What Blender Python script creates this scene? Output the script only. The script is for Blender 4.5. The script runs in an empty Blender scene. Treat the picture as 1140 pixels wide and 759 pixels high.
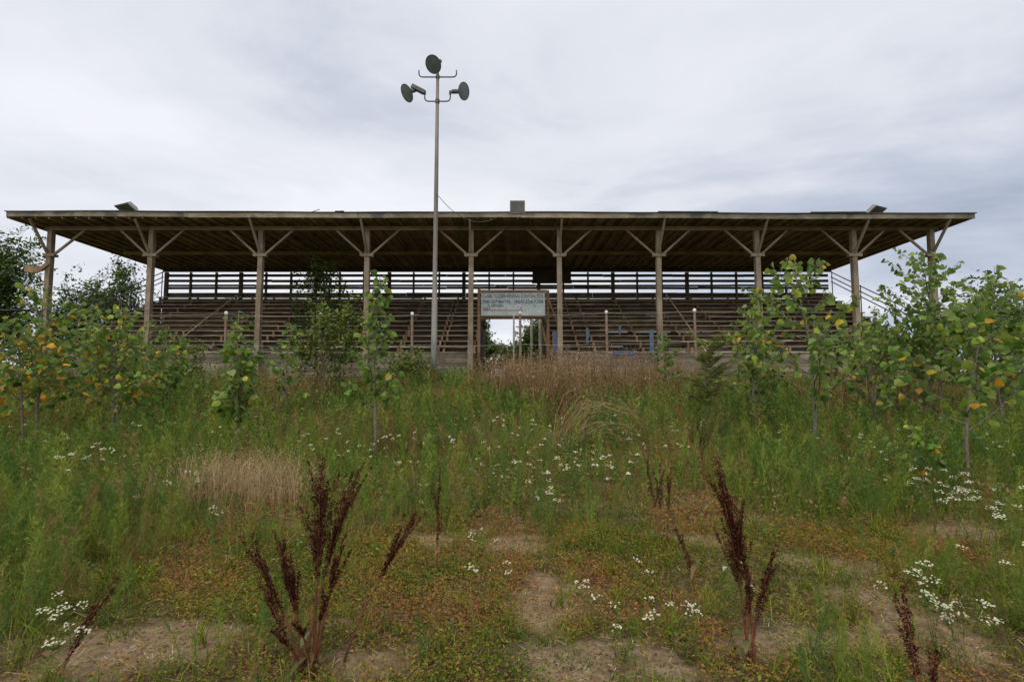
import bpy, math, random
import numpy as np
from mathutils import Vector, Matrix

R = math.radians
rnd = random.Random(7)
C = bpy.context.scene.collection
scene = bpy.context.scene

# ------------------------------------------------------------------ camera numbers (photo 1140 x 759)
F = 560.0
PITCH = R(4.14)
EYE = 1.6

def smooth(a, b, x):
    t = np.clip((np.asarray(x, float) - a) / (b - a), 0, 1)
    return t * t * (3 - 2 * t)

def _hash(ix, iy, seed):
    h = np.sin(ix * 127.1 + iy * 311.7 + seed * 74.7) * 43758.5453
    return h - np.floor(h)

def vnoise(x, y, scale, seed):
    x = np.asarray(x, float) / scale; y = np.asarray(y, float) / scale
    ix, iy = np.floor(x), np.floor(y)
    fx, fy = x - ix, y - iy
    fx = fx * fx * (3 - 2 * fx); fy = fy * fy * (3 - 2 * fy)
    a = _hash(ix, iy, seed); b = _hash(ix + 1, iy, seed)
    c = _hash(ix, iy + 1, seed); d = _hash(ix + 1, iy + 1, seed)
    return (a * (1 - fx) + b * fx) * (1 - fy) + (c * (1 - fx) + d * fx) * fy

def gz(x, y):
    x = np.asarray(x, float); y = np.asarray(y, float)
    near = 1 - smooth(20, 40, np.hypot(x, y))
    z = 1.05 * smooth(7.5, 20.5, y)
    z = z + near * (0.10 * (vnoise(x, y, 2.3, 3) - 0.5) + 0.05 * (vnoise(x, y, 0.7, 5) - 0.5) + 0.02 * (vnoise(x, y, 0.22, 9) - 0.5))
    return z

def at(px, py, Y):
    """a point of the place seen at photo pixel (px, py), at distance Y in front of the photographer"""
    z = EYE + Y * math.tan(PITCH + math.atan((379.5 - py) / F))
    d = Y * math.cos(PITCH) + (z - EYE) * math.sin(PITCH)
    return Vector(((px - 570) * d / F, Y, z))

def gnd(px, Y):
    """ground point under pixel column px at distance Y"""
    X = (px - 570) * Y / F
    for _ in range(4):
        z = float(gz(X, Y))
        d = Y * math.cos(PITCH) + (z - EYE) * math.sin(PITCH)
        X = (px - 570) * d / F
    return Vector((X, Y, float(gz(X, Y))))

def gpix(px, py):
    """ground point seen at a pixel"""
    lo, hi = 1.5, 40.0
    Y = lo
    while Y < hi:
        p = at(px, py, Y)
        if p.z <= float(gz(p.x, p.y)): return Vector((p.x, p.y, float(gz(p.x, p.y))))
        Y += 0.03
    return gnd(px, 20)

# ------------------------------------------------------------------ object helpers
def tag(o, label=None, cat=None, group=None, kind=None):
    if label: o['label'] = label
    if cat: o['category'] = cat
    if group: o['group'] = group
    if kind: o['kind'] = kind
    return o

def thing(name, label, cat, loc=(0, 0, 0), group=None):
    o = bpy.data.objects.new(name, None); C.objects.link(o)
    o.location = loc; o.empty_display_size = 0.2
    return tag(o, label, cat, group)

def link(name, me, mat, parent=None):
    o = bpy.data.objects.new(name, me); C.objects.link(o)
    if mat and not me.materials: me.materials.append(mat)
    if parent is not None:
        o.parent = parent
        off = Vector(parent.location)
        p = parent.parent
        while p is not None:
            off += Vector(p.location); p = p.parent
        o.matrix_parent_inverse = Matrix.Identity(4)
        me.transform(Matrix.Translation(-off))
    return o

class MB:
    def __init__(s): s.v = []; s.f = []; s.smooth = False
    def face(s, pts):
        n = len(s.v); s.v += [tuple(p) for p in pts]; s.f.append(tuple(range(n, n + len(pts))))
    def box(s, x0, x1, y0, y1, z0, z1):
        n = len(s.v)
        s.v += [(x0, y0, z0), (x1, y0, z0), (x1, y1, z0), (x0, y1, z0), (x0, y0, z1), (x1, y0, z1), (x1, y1, z1), (x0, y1, z1)]
        s.f += [(n, n+3, n+2, n+1), (n+4, n+5, n+6, n+7), (n, n+1, n+5, n+4), (n+1, n+2, n+6, n+5), (n+2, n+3, n+7, n+6), (n+3, n, n+4, n+7)]
        return s
    def bar(s, a, b, w, h, up=(0, 0, 1)):
        a = Vector(a); b = Vector(b); d = (b - a).normalized(); up = Vector(up)
        if abs(d.dot(up)) > 0.98: up = Vector((0, 1, 0))
        sx = d.cross(up).normalized(); sz = sx.cross(d).normalized()
        n = len(s.v)
        for p in (a, b):
            for i, j in ((-1, -1), (1, -1), (1, 1), (-1, 1)):
                s.v.append(tuple(p + sx * (i * w / 2) + sz * (j * h / 2)))
        s.f += [(n, n+1, n+2, n+3), (n+7, n+6, n+5, n+4), (n, n+4, n+5, n+1), (n+1, n+5, n+6, n+2), (n+2, n+6, n+7, n+3), (n+3, n+7, n+4, n)]
        return s
    def tube(s, pts, rad, k=8, cap=True):
        pts = [Vector(p) for p in pts]
        if not hasattr(rad, '__len__'): rad = [rad] * len(pts)
        n = len(s.v); prev = None
        for i, p in enumerate(pts):
            d = (pts[min(i + 1, len(pts) - 1)] - pts[max(i - 1, 0)])
            d = d.normalized() if d.length > 1e-9 else Vector((0, 0, 1))
            if prev is None:
                u = d.cross(Vector((0, 0, 1)) if abs(d.z) < 0.9 else Vector((1, 0, 0))).normalized()
            else:
                u = (prev - d * prev.dot(d)).normalized()
            prev = u; w = d.cross(u)
            for j in range(k):
                t = 2 * math.pi * j / k
                s.v.append(tuple(p + (u * math.cos(t) + w * math.sin(t)) * rad[i]))
        for i in range(len(pts) - 1):
            for j in range(k):
                a = n + i * k + j; b = n + i * k + (j + 1) % k
                s.f.append((a, b, b + k, a + k))
        if cap:
            s.f.append(tuple(n + j for j in reversed(range(k))))
            s.f.append(tuple(n + (len(pts) - 1) * k + j for j in range(k)))
        return s
    def lathe(s, prof, c, axis, k=20):
        """profile of (radius, distance along axis)"""
        c = Vector(c); d = Vector(axis).normalized()
        u = d.cross(Vector((0, 0, 1)) if abs(d.z) < 0.9 else Vector((1, 0, 0))).normalized(); w = d.cross(u)
        n = len(s.v)
        for r, h in prof:
            for j in range(k):
                t = 2 * math.pi * j / k
                s.v.append(tuple(c + d * h + (u * math.cos(t) + w * math.sin(t)) * r))
        for i in range(len(prof) - 1):
            for j in range(k):
                a = n + i * k + j; b = n + i * k + (j + 1) % k
                s.f.append((a, b, b + k, a + k))
        return s
    def mesh(s, name):
        me = bpy.data.meshes.new(name); me.from_pydata(s.v, [], s.f); me.update()
        if s.smooth:
            for p in me.polygons: p.use_smooth = True
        return me
    def build(s, name, mat, parent=None):
        return link(name, s.mesh(name), mat, parent)

def tri_mesh(name, V, Fc, tint=None, smooth_=False):
    V = np.ascontiguousarray(V, np.float32); Fc = np.ascontiguousarray(Fc, np.int32)
    me = bpy.data.meshes.new(name)
    me.vertices.add(len(V)); me.vertices.foreach_set('co', V.ravel())
    me.loops.add(Fc.size); me.loops.foreach_set('vertex_index', Fc.ravel())
    me.polygons.add(len(Fc)); k = Fc.shape[1]
    me.polygons.foreach_set('loop_start', np.arange(0, Fc.size, k, dtype=np.int32))
    me.polygons.foreach_set('loop_total', np.full(len(Fc), k, np.int32))
    if smooth_: me.polygons.foreach_set('use_smooth', np.ones(len(Fc), bool))
    if tint is not None:
        a = me.attributes.new('tint', 'FLOAT', 'POINT'); a.data.foreach_set('value', np.ascontiguousarray(tint, np.float32))
    me.update(calc_edges=True); me.validate()
    return me

class TB:
    """numpy triangle collector with a tint per vertex"""
    def __init__(s): s.V = []; s.F = []; s.T = []; s.n = 0
    def add(s, V, Fc, T):
        V = np.asarray(V, np.float32).reshape(-1, 3)
        s.V.append(V); s.F.append(np.asarray(Fc, np.int64).reshape(-1, 3) + s.n)
        s.T.append(np.broadcast_to(np.asarray(T, np.float32), (len(V),)).copy()); s.n += len(V)
    def build(s, name, mat, parent=None):
        me = tri_mesh(name, np.concatenate(s.V), np.concatenate(s.F), np.concatenate(s.T))
        return link(name, me, mat, parent)

# ------------------------------------------------------------------ materials
def nodes(name):
    m = bpy.data.materials.new(name); m.use_nodes = True
    nt = m.node_tree; nt.nodes.clear()
    out = nt.nodes.new('ShaderNodeOutputMaterial')
    return m, nt, out

def N(nt, t, **kw):
    n = nt.nodes.new(t)
    for k, v in kw.items():
        if k in n.inputs.keys(): n.inputs[k].default_value = v
        else: setattr(n, k, v)
    return n

def ramp(nt, stops, src):
    r = nt.nodes.new('ShaderNodeValToRGB'); e = r.color_ramp.elements
    while len(e) < len(stops): e.new(0.5)
    for i, (p, c) in enumerate(stops):
        e[i].position = p; e[i].color = (*c, 1)
    nt.links.new(src, r.inputs[0]); return r.outputs[0]

def mul(nt, a, b, t='MULTIPLY', fac=1.0):
    m = nt.nodes.new('ShaderNodeMix'); m.data_type = 'RGBA'; m.blend_type = t; m.inputs[0].default_value = fac
    nt.links.new(a, m.inputs[6]); nt.links.new(b, m.inputs[7]); return m.outputs[2]

def wood(name, dark, light, stretch, vary=0.45, rough=0.85, stain=None):
    """weathered timber: grain stretched along the board, each board its own tone, dark weather stains"""
    m, nt, out = nodes(name)
    tc = N(nt, 'ShaderNodeTexCoord'); mp = N(nt, 'ShaderNodeMapping'); mp.inputs['Scale'].default_value = stretch
    nt.links.new(tc.outputs['Object'], mp.inputs[0])
    geo = N(nt, 'ShaderNodeNewGeometry')
    off = N(nt, 'ShaderNodeVectorMath', operation='SCALE'); off.inputs[0].default_value = (37, 19, 23)
    nt.links.new(geo.outputs['Random Per Island'], off.inputs['Scale'])
    ad = N(nt, 'ShaderNodeVectorMath', operation='ADD'); nt.links.new(mp.outputs[0], ad.inputs[0]); nt.links.new(off.outputs[0], ad.inputs[1])
    n1 = N(nt, 'ShaderNodeTexNoise', Scale=9.0, Detail=8.0, Roughness=0.65); nt.links.new(ad.outputs[0], n1.inputs['Vector'])
    col = ramp(nt, [(0.28, dark), (0.72, light)], n1.outputs[0])
    isl = ramp(nt, [(0.0, (1 - vary,) * 3), (0.5, (1 - vary * .45, 1 - vary * .5, 1 - vary * .55)), (1.0, (1.15, 1.1, 1.02))], geo.outputs['Random Per Island'])
    col = mul(nt, col, isl)
    n2 = N(nt, 'ShaderNodeTexNoise', Scale=1.3, Detail=5.0); nt.links.new(tc.outputs['Object'], n2.inputs['Vector'])
    st = ramp(nt, [(0.35, (0.55, 0.5, 0.46)), (0.6, (1, 1, 1))], n2.outputs[0])
    col = mul(nt, col, st, fac=0.8)
    if stain:
        n3 = N(nt, 'ShaderNodeTexNoise', Scale=0.9, Detail=6.0); nt.links.new(tc.outputs['Object'], n3.inputs['Vector'])
        mx = nt.nodes.new('ShaderNodeMix'); mx.data_type = 'RGBA'
        fr = ramp(nt, [(0.55, (0, 0, 0)), (0.63, (1, 1, 1))], n3.outputs[0])
        nt.links.new(fr, mx.inputs[0]); nt.links.new(col, mx.inputs[6]); mx.inputs[7].default_value = (*stain, 1)
        col = mx.outputs[2]
    b = N(nt, 'ShaderNodeBsdfPrincipled', Roughness=rough); b.inputs['Specular IOR Level'].default_value = 0.25
    nt.links.new(col, b.inputs['Base Color'])
    bp = N(nt, 'ShaderNodeBump', Strength=0.5, Distance=0.01); nt.links.new(n1.outputs[0], bp.inputs['Height']); nt.links.new(bp.outputs[0], b.inputs['Normal'])
    nt.links.new(b.outputs[0], out.inputs[0])
    return m

def plain(name, c, rough=0.6, metal=0.0, worn=None, scale=6.0):
    m, nt, out = nodes(name)
    tc = N(nt, 'ShaderNodeTexCoord')
    n1 = N(nt, 'ShaderNodeTexNoise', Scale=scale, Detail=7.0, Roughness=0.65); nt.links.new(tc.outputs['Object'], n1.inputs['Vector'])
    w = worn or tuple(x * 0.6 for x in c)
    col = ramp(nt, [(0.38, w), (0.58, c)], n1.outputs[0])
    b = N(nt, 'ShaderNodeBsdfPrincipled', Roughness=rough, Metallic=metal)
    nt.links.new(col, b.inputs['Base Color']); nt.links.new(b.outputs[0], out.inputs[0])
    return m

def plant(name, stops, back=None, transl=0.28, rough=0.55, gloss=True, island=0.35):
    """foliage: colour from the plant's own tint, light passing through the blade"""
    m, nt, out = nodes(name)
    at_ = N(nt, 'ShaderNodeAttribute', attribute_name='tint')
    col = ramp(nt, stops, at_.outputs['Fac'])
    geo = N(nt, 'ShaderNodeNewGeometry')
    if island:
        v = ramp(nt, [(0, (1 - island,) * 3), (1, (1 + island * .55,) * 3)], geo.outputs['Random Per Island'])
        col = mul(nt, col, v)
    if back:
        mx = nt.nodes.new('ShaderNodeMix'); mx.data_type = 'RGBA'
        fm = N(nt, 'ShaderNodeMath', operation='MULTIPLY'); fm.inputs[1].default_value = 0.6
        nt.links.new(geo.outputs['Backfacing'], fm.inputs[0]); nt.links.new(fm.outputs[0], mx.inputs[0])
        nt.links.new(col, mx.inputs[6]); mx.inputs[7].default_value = (*back, 1); col = mx.outputs[2]
    if gloss:
        a = N(nt, 'ShaderNodeBsdfPrincipled', Roughness=rough); nt.links.new(col, a.inputs['Base Color']); a.inputs['Specular IOR Level'].default_value = 0.3
    else:
        a = N(nt, 'ShaderNodeBsdfDiffuse'); nt.links.new(col, a.inputs['Color'])
    t = N(nt, 'ShaderNodeBsdfTranslucent'); nt.links.new(col, t.inputs['Color'])
    mx = N(nt, 'ShaderNodeMixShader'); mx.inputs[0].default_value = transl
    nt.links.new(a.outputs[0], mx.inputs[1]); nt.links.new(t.outputs[0], mx.inputs[2]); nt.links.new(mx.outputs[0], out.inputs[0])
    return m

M = {}
M['post'] = wood('weathered_post_wood', (0.13, 0.105, 0.082), (0.34, 0.29, 0.24), (6, 6, 0.35), 0.25)
M['beam'] = wood('beam_wood', (0.12, 0.085, 0.06), (0.30, 0.22, 0.16), (0.35, 5, 5), 0.35)
M['fascia'] = wood('fascia_wood', (0.11, 0.10, 0.09), (0.32, 0.29, 0.26), (0.3, 5, 5), 0.3, stain=(0.07, 0.07, 0.072))
M['roof'] = wood('roof_board_wood', (0.21, 0.135, 0.095), (0.56, 0.395, 0.28), (4, 0.3, 4), 0.5)
M['roof_top'] = plain('tar_roofing', (0.09, 0.09, 0.095), 0.9)
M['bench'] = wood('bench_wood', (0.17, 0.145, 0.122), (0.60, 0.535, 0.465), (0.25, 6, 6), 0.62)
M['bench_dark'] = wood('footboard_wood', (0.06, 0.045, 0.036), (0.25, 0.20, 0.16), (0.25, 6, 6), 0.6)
M['support'] = wood('support_wood', (0.14, 0.09, 0.058), (0.36, 0.25, 0.17), (5, 5, 0.5), 0.5)
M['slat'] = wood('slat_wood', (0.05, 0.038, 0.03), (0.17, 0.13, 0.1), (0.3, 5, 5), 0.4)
M['front'] = wood('grey_plank_wood', (0.09, 0.08, 0.07), (0.30, 0.27, 0.24), (0.25, 5, 7), 0.5)
M['panel'] = wood('dark_panel_wood', (0.03, 0.022, 0.018), (0.075, 0.055, 0.042), (0.4, 5, 5), 0.3)
M['gatewood'] = wood('gate_timber', (0.10, 0.065, 0.04), (0.30, 0.20, 0.125), (5, 5, 0.5), 0.4)
M['rail'] = plain('rail_pipe', (0.55, 0.48, 0.38), 0.6, 0.0, (0.36, 0.25, 0.17))
M['darkrail'] = plain('dark_rail', (0.05, 0.045, 0.045), 0.6)
M['blue'] = plain('blue_paint', (0.03, 0.07, 0.17), 0.6, 0, (0.06, 0.08, 0.115), 9)
M['lamp_metal'] = plain('grey_lamp_metal', (0.075, 0.08, 0.088), 0.5, 0.3, (0.05, 0.052, 0.058))
M['lens'] = plain('lamp_glass', (0.11, 0.135, 0.15), 0.5, 0.0, (0.075, 0.095, 0.10), 2)
M['flood_glass'] = plain('floodlight_glass', (0.075, 0.078, 0.08), 0.45, 0, (0.05, 0.05, 0.052), 3)
M['flood'] = plain('floodlight_metal', (0.20, 0.20, 0.195), 0.5, 0.2, (0.12, 0.12, 0.115))
M['rustpost'] = plain('rusty_pipe', (0.17, 0.14, 0.115), 0.8, 0, (0.14, 0.075, 0.05), 3)
M['cap'] = plain('white_cap_paint', (0.58, 0.58, 0.56), 0.5, 0, (0.36, 0.35, 0.33))
M['wire'] = plain('galvanised_wire', (0.30, 0.30, 0.30), 0.5, 0.4)
M['cable'] = plain('black_cable', (0.06, 0.06, 0.065), 0.5)
M['whitepost'] = plain('grey_white_post', (0.75, 0.76, 0.73), 0.7, 0, (0.5, 0.51, 0.47))
M['ink'] = plain('faded_sign_paint', (0.06, 0.075, 0.11), 0.8, 0, (0.22, 0.25, 0.29), 11)
M['red_ink'] = plain('faded_red_sign_paint', (0.26, 0.07, 0.06), 0.8, 0, (0.3, 0.22, 0.2), 14)
M['bark'] = plain('sapling_bark', (0.16, 0.135, 0.105), 0.85, 0, (0.07, 0.058, 0.045), 22)
M['treebark'] = plain('tree_bark', (0.11, 0.09, 0.07), 0.9, 0, (0.05, 0.04, 0.032), 8)

def pole_mat():
    m, nt, out = nodes('light_pole_paint')
    tc = N(nt, 'ShaderNodeTexCoord'); sp = N(nt, 'ShaderNodeSeparateXYZ'); nt.links.new(tc.outputs['Object'], sp.inputs[0])
    n1 = N(nt, 'ShaderNodeTexNoise', Scale=3.0, Detail=6.0)
    mp = N(nt, 'ShaderNodeMapping'); mp.inputs['Scale'].default_value = (4, 4, 0.5); nt.links.new(tc.outputs['Object'], mp.inputs[0]); nt.links.new(mp.outputs[0], n1.inputs['Vector'])
    a = N(nt, 'ShaderNodeMath', operation='MULTIPLY_ADD'); a.inputs[1].default_value = 3.0; nt.links.new(n1.outputs[0], a.inputs[0]); nt.links.new(sp.outputs[2], a.inputs[2])
    mr = N(nt, 'ShaderNodeMapRange'); mr.inputs[1].default_value = 3.6; mr.inputs[2].default_value = 6.2; nt.links.new(a.outputs[0], mr.inputs[0])
    c = ramp(nt, [(0.0, (0.23, 0.25, 0.26)), (0.45, (0.17, 0.165, 0.16)), (1.0, (0.125, 0.115, 0.108))], mr.outputs[0])
    sh = ramp(nt, [(0.3, (0.6, 0.58, 0.55)), (0.65, (1.1, 1.1, 1.1))], n1.outputs[0])
    c = mul(nt, c, sh)
    b = N(nt, 'ShaderNodeBsdfPrincipled', Roughness=0.6); nt.links.new(c, b.inputs['Base Color']); nt.links.new(b.outputs[0], out.inputs[0])
    return m
M['pole'] = pole_mat()

def sign_mat():
    m, nt, out = nodes('peeling_sign_paint')
    tc = N(nt, 'ShaderNodeTexCoord')
    n1 = N(nt, 'ShaderNodeTexNoise', Scale=2.4, Detail=8.0, Roughness=0.7); nt.links.new(tc.outputs['Object'], n1.inputs['Vector'])
    c = ramp(nt, [(0.30, (0.19, 0.21, 0.23)), (0.45, (0.31, 0.365, 0.42)), (0.7, (0.40, 0.46, 0.52))], n1.outputs[0])
    n2 = N(nt, 'ShaderNodeTexNoise', Scale=16.0, Detail=4.0); nt.links.new(tc.outputs['Object'], n2.inputs['Vector'])
    c = mul(nt, c, ramp(nt, [(0.33, (0.65, 0.62, 0.58)), (0.48, (1, 1, 1))], n2.outputs[0]))
    b = N(nt, 'ShaderNodeBsdfPrincipled', Roughness=0.75); nt.links.new(c, b.inputs['Base Color']); nt.links.new(b.outputs[0], out.inputs[0])
    return m
M['sign'] = sign_mat()

def soil_mat():
    m, nt, out = nodes('dry_soil')
    tc = N(nt, 'ShaderNodeTexCoord')
    n1 = N(nt, 'ShaderNodeTexNoise', Scale=1.1, Detail=6.0, Roughness=0.6); nt.links.new(tc.outputs['Object'], n1.inputs['Vector'])
    n2 = N(nt, 'ShaderNodeTexNoise', Scale=14.0, Detail=10.0, Roughness=0.72); nt.links.new(tc.outputs['Object'], n2.inputs['Vector'])
    n3 = N(nt, 'ShaderNodeTexVoronoi', Scale=46.0); nt.links.new(tc.outputs['Object'], n3.inputs['Vector'])
    at_ = N(nt, 'ShaderNodeAttribute', attribute_name='bare')
    soil = ramp(nt, [(0.3, (0.10, 0.07, 0.045)), (0.5, (0.225, 0.165, 0.11)), (0.72, (0.34, 0.265, 0.19))], n2.outputs[0])
    litter = ramp(nt, [(0.3, (0.035, 0.024, 0.014)), (0.52, (0.10, 0.068, 0.040)), (0.75, (0.19, 0.135, 0.085))], n2.outputs[0])
    ad = N(nt, 'ShaderNodeMath', operation='MULTIPLY_ADD'); ad.inputs[1].default_value = 0.9; ad.inputs[2].default_value = -0.45
    nt.links.new(n1.outputs[0], ad.inputs[0])
    a2 = N(nt, 'ShaderNodeMath', operation='ADD', use_clamp=True); nt.links.new(ad.outputs[0], a2.inputs[0]); nt.links.new(at_.outputs['Fac'], a2.inputs[1])
    mx = nt.nodes.new('ShaderNodeMix'); mx.data_type = 'RGBA'; nt.links.new(a2.outputs[0], mx.inputs[0]); nt.links.new(litter, mx.inputs[6]); nt.links.new(soil, mx.inputs[7])
    ln = N(nt, 'ShaderNodeVectorMath', operation='LENGTH'); nt.links.new(tc.outputs['Object'], ln.inputs[0])
    fr = N(nt, 'ShaderNodeMapRange'); fr.inputs[1].default_value = 11; fr.inputs[2].default_value = 24; nt.links.new(ln.outputs['Value'], fr.inputs[0])
    meadow = ramp(nt, [(0.3, (0.04, 0.06, 0.015)), (0.55, (0.085, 0.105, 0.028)), (0.75, (0.15, 0.135, 0.05))], n1.outputs[0])
    m3 = nt.nodes.new('ShaderNodeMix'); m3.data_type = 'RGBA'; nt.links.new(fr.outputs[0], m3.inputs[0]); nt.links.new(mx.outputs[2], m3.inputs[6]); nt.links.new(meadow, m3.inputs[7]); mx = m3
    c = mul(nt, mx.outputs[2], ramp(nt, [(0.0, (0.7, 0.68, 0.66)), (0.25, (1, 1, 1))], n3.outputs[0]), fac=0.6)
    b = N(nt, 'ShaderNodeBsdfPrincipled', Roughness=0.95); b.inputs['Specular IOR Level'].default_value = 0.15
    bp = N(nt, 'ShaderNodeBump', Strength=1.0, Distance=0.05); nt.links.new(n2.outputs[0], bp.inputs['Height']); nt.links.new(bp.outputs[0], b.inputs['Normal'])
    nt.links.new(c, b.inputs['Base Color']); nt.links.new(b.outputs[0], out.inputs[0])
    return m
M['soil'] = soil_mat()

M['grass'] = plant('green_grass_blades', [(0, (0.07, 0.12, 0.014)), (0.4, (0.145, 0.195, 0.024)), (0.65, (0.23, 0.22, 0.045)), (1, (0.38, 0.28, 0.14))], gloss=False, transl=0.22)
M['fennel'] = plant('feathery_weed', [(0, (0.065, 0.13, 0.036)), (0.45, (0.125, 0.20, 0.042)), (0.82, (0.21, 0.26, 0.048)), (0.93, (0.23, 0.19, 0.07)), (1, (0.23, 0.14, 0.07))], gloss=False, transl=0.22)
M['cover'] = plant('low_herb', [(0, (0.055, 0.10, 0.014)), (0.3, (0.13, 0.145, 0.024)), (0.52, (0.235, 0.165, 0.04)), (0.8, (0.27, 0.135, 0.05)), (1, (0.20, 0.075, 0.04))], gloss=False, transl=0.25)
M['straw'] = plant('dry_straw', [(0, (0.10, 0.06, 0.04)), (0.3, (0.24, 0.16, 0.09)), (0.6, (0.36, 0.265, 0.155)), (1, (0.50, 0.40, 0.26))], gloss=False, transl=0.2)
M['tan'] = plant('tan_dry_grass', [(0, (0.26, 0.18, 0.10)), (0.5, (0.42, 0.31, 0.18)), (1, (0.55, 0.44, 0.29))], gloss=False, transl=0.25)
M['seedgrass'] = plant('brown_seed_grass', [(0, (0.085, 0.115, 0.025)), (0.3, (0.14, 0.10, 0.042)), (0.65, (0.20, 0.12, 0.07)), (1, (0.34, 0.24, 0.155))], gloss=False, transl=0.25)
M['leaf'] = plant('sapling_leaf', [(0, (0.04, 0.10, 0.010)), (0.45, (0.105, 0.20, 0.018)), (0.78, (0.24, 0.31, 0.04)), (0.86, (0.42, 0.33, 0.03)), (1, (0.55, 0.26, 0.02))], back=(0.20, 0.27, 0.10), transl=0.42, rough=0.45, island=0.5)
M['darkleaf'] = plant('tree_leaf', [(0, (0.026, 0.055, 0.010)), (0.6, (0.06, 0.105, 0.016)), (1, (0.12, 0.155, 0.028))], transl=0.25, rough=0.5, island=0.4)
M['shrubleaf'] = plant('shrub_leaf', [(0, (0.05, 0.10, 0.014)), (0.6, (0.11, 0.165, 0.024)), (1, (0.22, 0.21, 0.05))], transl=0.28, rough=0.5, island=0.4)
M['dockseed'] = plant('dock_seed', [(0, (0.020, 0.007, 0.006)), (0.6, (0.048, 0.016, 0.012)), (1, (0.10, 0.038, 0.025))], gloss=False, transl=0.15, island=0.5)
M['dockstem'] = plain('dock_stem', (0.17, 0.05, 0.022), 0.6, 0, (0.06, 0.024, 0.015), 18)
M['dockleaf'] = plant('dock_leaf', [(0, (0.06, 0.085, 0.02)), (1, (0.13, 0.055, 0.03))], transl=0.2, island=0.3)
M['petal'] = plant('white_petal', [(0, (0.52, 0.53, 0.45)), (0.85, (0.60, 0.60, 0.54)), (1, (0.45, 0.34, 0.07))], gloss=False, transl=0.25, island=0.12)
M['weedstem'] = plant('weed_stem', [(0, (0.06, 0.10, 0.025)), (1, (0.13, 0.15, 0.04))], gloss=False, transl=0.2)

# ------------------------------------------------------------------ world, sun, camera
SUN_EL, SUN_AZ = R(62), R(205)       # a veiled sun, high and behind the photographer
w = bpy.data.worlds.new('World'); scene.world = w; w.use_nodes = True
nt = w.node_tree; nt.nodes.clear()
out = nt.nodes.new('ShaderNodeOutputWorld'); bg = N(nt, 'ShaderNodeBackground'); bg.inputs['Strength'].default_value = 0.1
sky = N(nt, 'ShaderNodeTexSky', sky_type='NISHITA', sun_disc=False, sun_elevation=SUN_EL, sun_rotation=SUN_AZ)
tc = N(nt, 'ShaderNodeTexCoord')
sp = N(nt, 'ShaderNodeSeparateXYZ'); nt.links.new(tc.outputs['Generated'], sp.inputs[0])
# clouds lie on a flat layer overhead: direction / height
zc = N(nt, 'ShaderNodeMath', operation='MAXIMUM'); zc.inputs[1].default_value = 0.0; nt.links.new(sp.outputs[2], zc.inputs[0])
za = N(nt, 'ShaderNodeMath', operation='ADD'); za.inputs[1].default_value = 0.16; nt.links.new(zc.outputs[0], za.inputs[0])
dx = N(nt, 'ShaderNodeMath', operation='DIVIDE'); nt.links.new(sp.outputs[0], dx.inputs[0]); nt.links.new(za.outputs[0], dx.inputs[1])
dy = N(nt, 'ShaderNodeMath', operation='DIVIDE'); nt.links.new(sp.outputs[1], dy.inputs[0]); nt.links.new(za.outputs[0], dy.inputs[1])
cv = N(nt, 'ShaderNodeCombineXYZ'); nt.links.new(dx.outputs[0], cv.inputs[0]); nt.links.new(dy.outputs[0], cv.inputs[1])
mp = N(nt, 'ShaderNodeMapping'); mp.inputs['Scale'].default_value = (0.75, 1.0, 1); mp.inputs['Location'].default_value = (5.3, 2.9, 0); mp.inputs['Rotation'].default_value = (0, 0, R(25))
nt.links.new(cv.outputs[0], mp.inputs[0])
c1 = N(nt, 'ShaderNodeTexNoise', Scale=0.9, Detail=10.0, Roughness=0.56, Distortion=0.5); nt.links.new(mp.outputs[0], c1.inputs['Vector'])
# thinner and greyer cloud towards the right (east)
gr = N(nt, 'ShaderNodeMapRange'); gr.inputs[1].default_value = -0.15; gr.inputs[2].default_value = 0.85; gr.inputs[3].default_value = 0.10; gr.inputs[4].default_value = -0.20
nt.links.new(sp.outputs[0], gr.inputs[0])
lo = N(nt, 'ShaderNodeMapRange'); lo.inputs[1].default_value = 0.22; lo.inputs[2].default_value = 0.5; lo.inputs[3].default_value = 1.0; lo.inputs[4].default_value = 0.35; nt.links.new(sp.outputs[2], lo.inputs[0])
gl = N(nt, 'ShaderNodeMath', operation='MULTIPLY'); nt.links.new(gr.outputs[0], gl.inputs[0]); nt.links.new(lo.outputs[0], gl.inputs[1])
c2 = N(nt, 'ShaderNodeTexNoise', Scale=3.6, Detail=7.0, Roughness=0.55, Distortion=0.6); nt.links.new(mp.outputs[0], c2.inputs['Vector'])
s0_ = N(nt, 'ShaderNodeMath', operation='MULTIPLY_ADD'); s0_.inputs[1].default_value = 0.18; s0_.inputs[2].default_value = -0.005; nt.links.new(c2.outputs[0], s0_.inputs[0])
soft = N(nt, 'ShaderNodeMath', operation='MULTIPLY_ADD'); soft.inputs[1].default_value = 0.85; nt.links.new(c1.outputs[0], soft.inputs[0]); nt.links.new(s0_.outputs[0], soft.inputs[2])
sm = N(nt, 'ShaderNodeMath', operation='ADD'); nt.links.new(soft.outputs[0], sm.inputs[0]); nt.links.new(gl.outputs[0], sm.inputs[1])
cc = ramp(nt, [(0.22, (3.2, 3.7, 4.7)), (0.38, (4.9, 5.35, 6.3)), (0.50, (6.9, 7.1, 7.7)), (0.68, (8.2, 8.3, 8.7))], sm.outputs[0])
mx = nt.nodes.new('ShaderNodeMix'); mx.data_type = 'RGBA'; mx.inputs[0].default_value = 0.93
nt.links.new(sky.outputs[0], mx.inputs[6]); nt.links.new(cc, mx.inputs[7])
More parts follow.
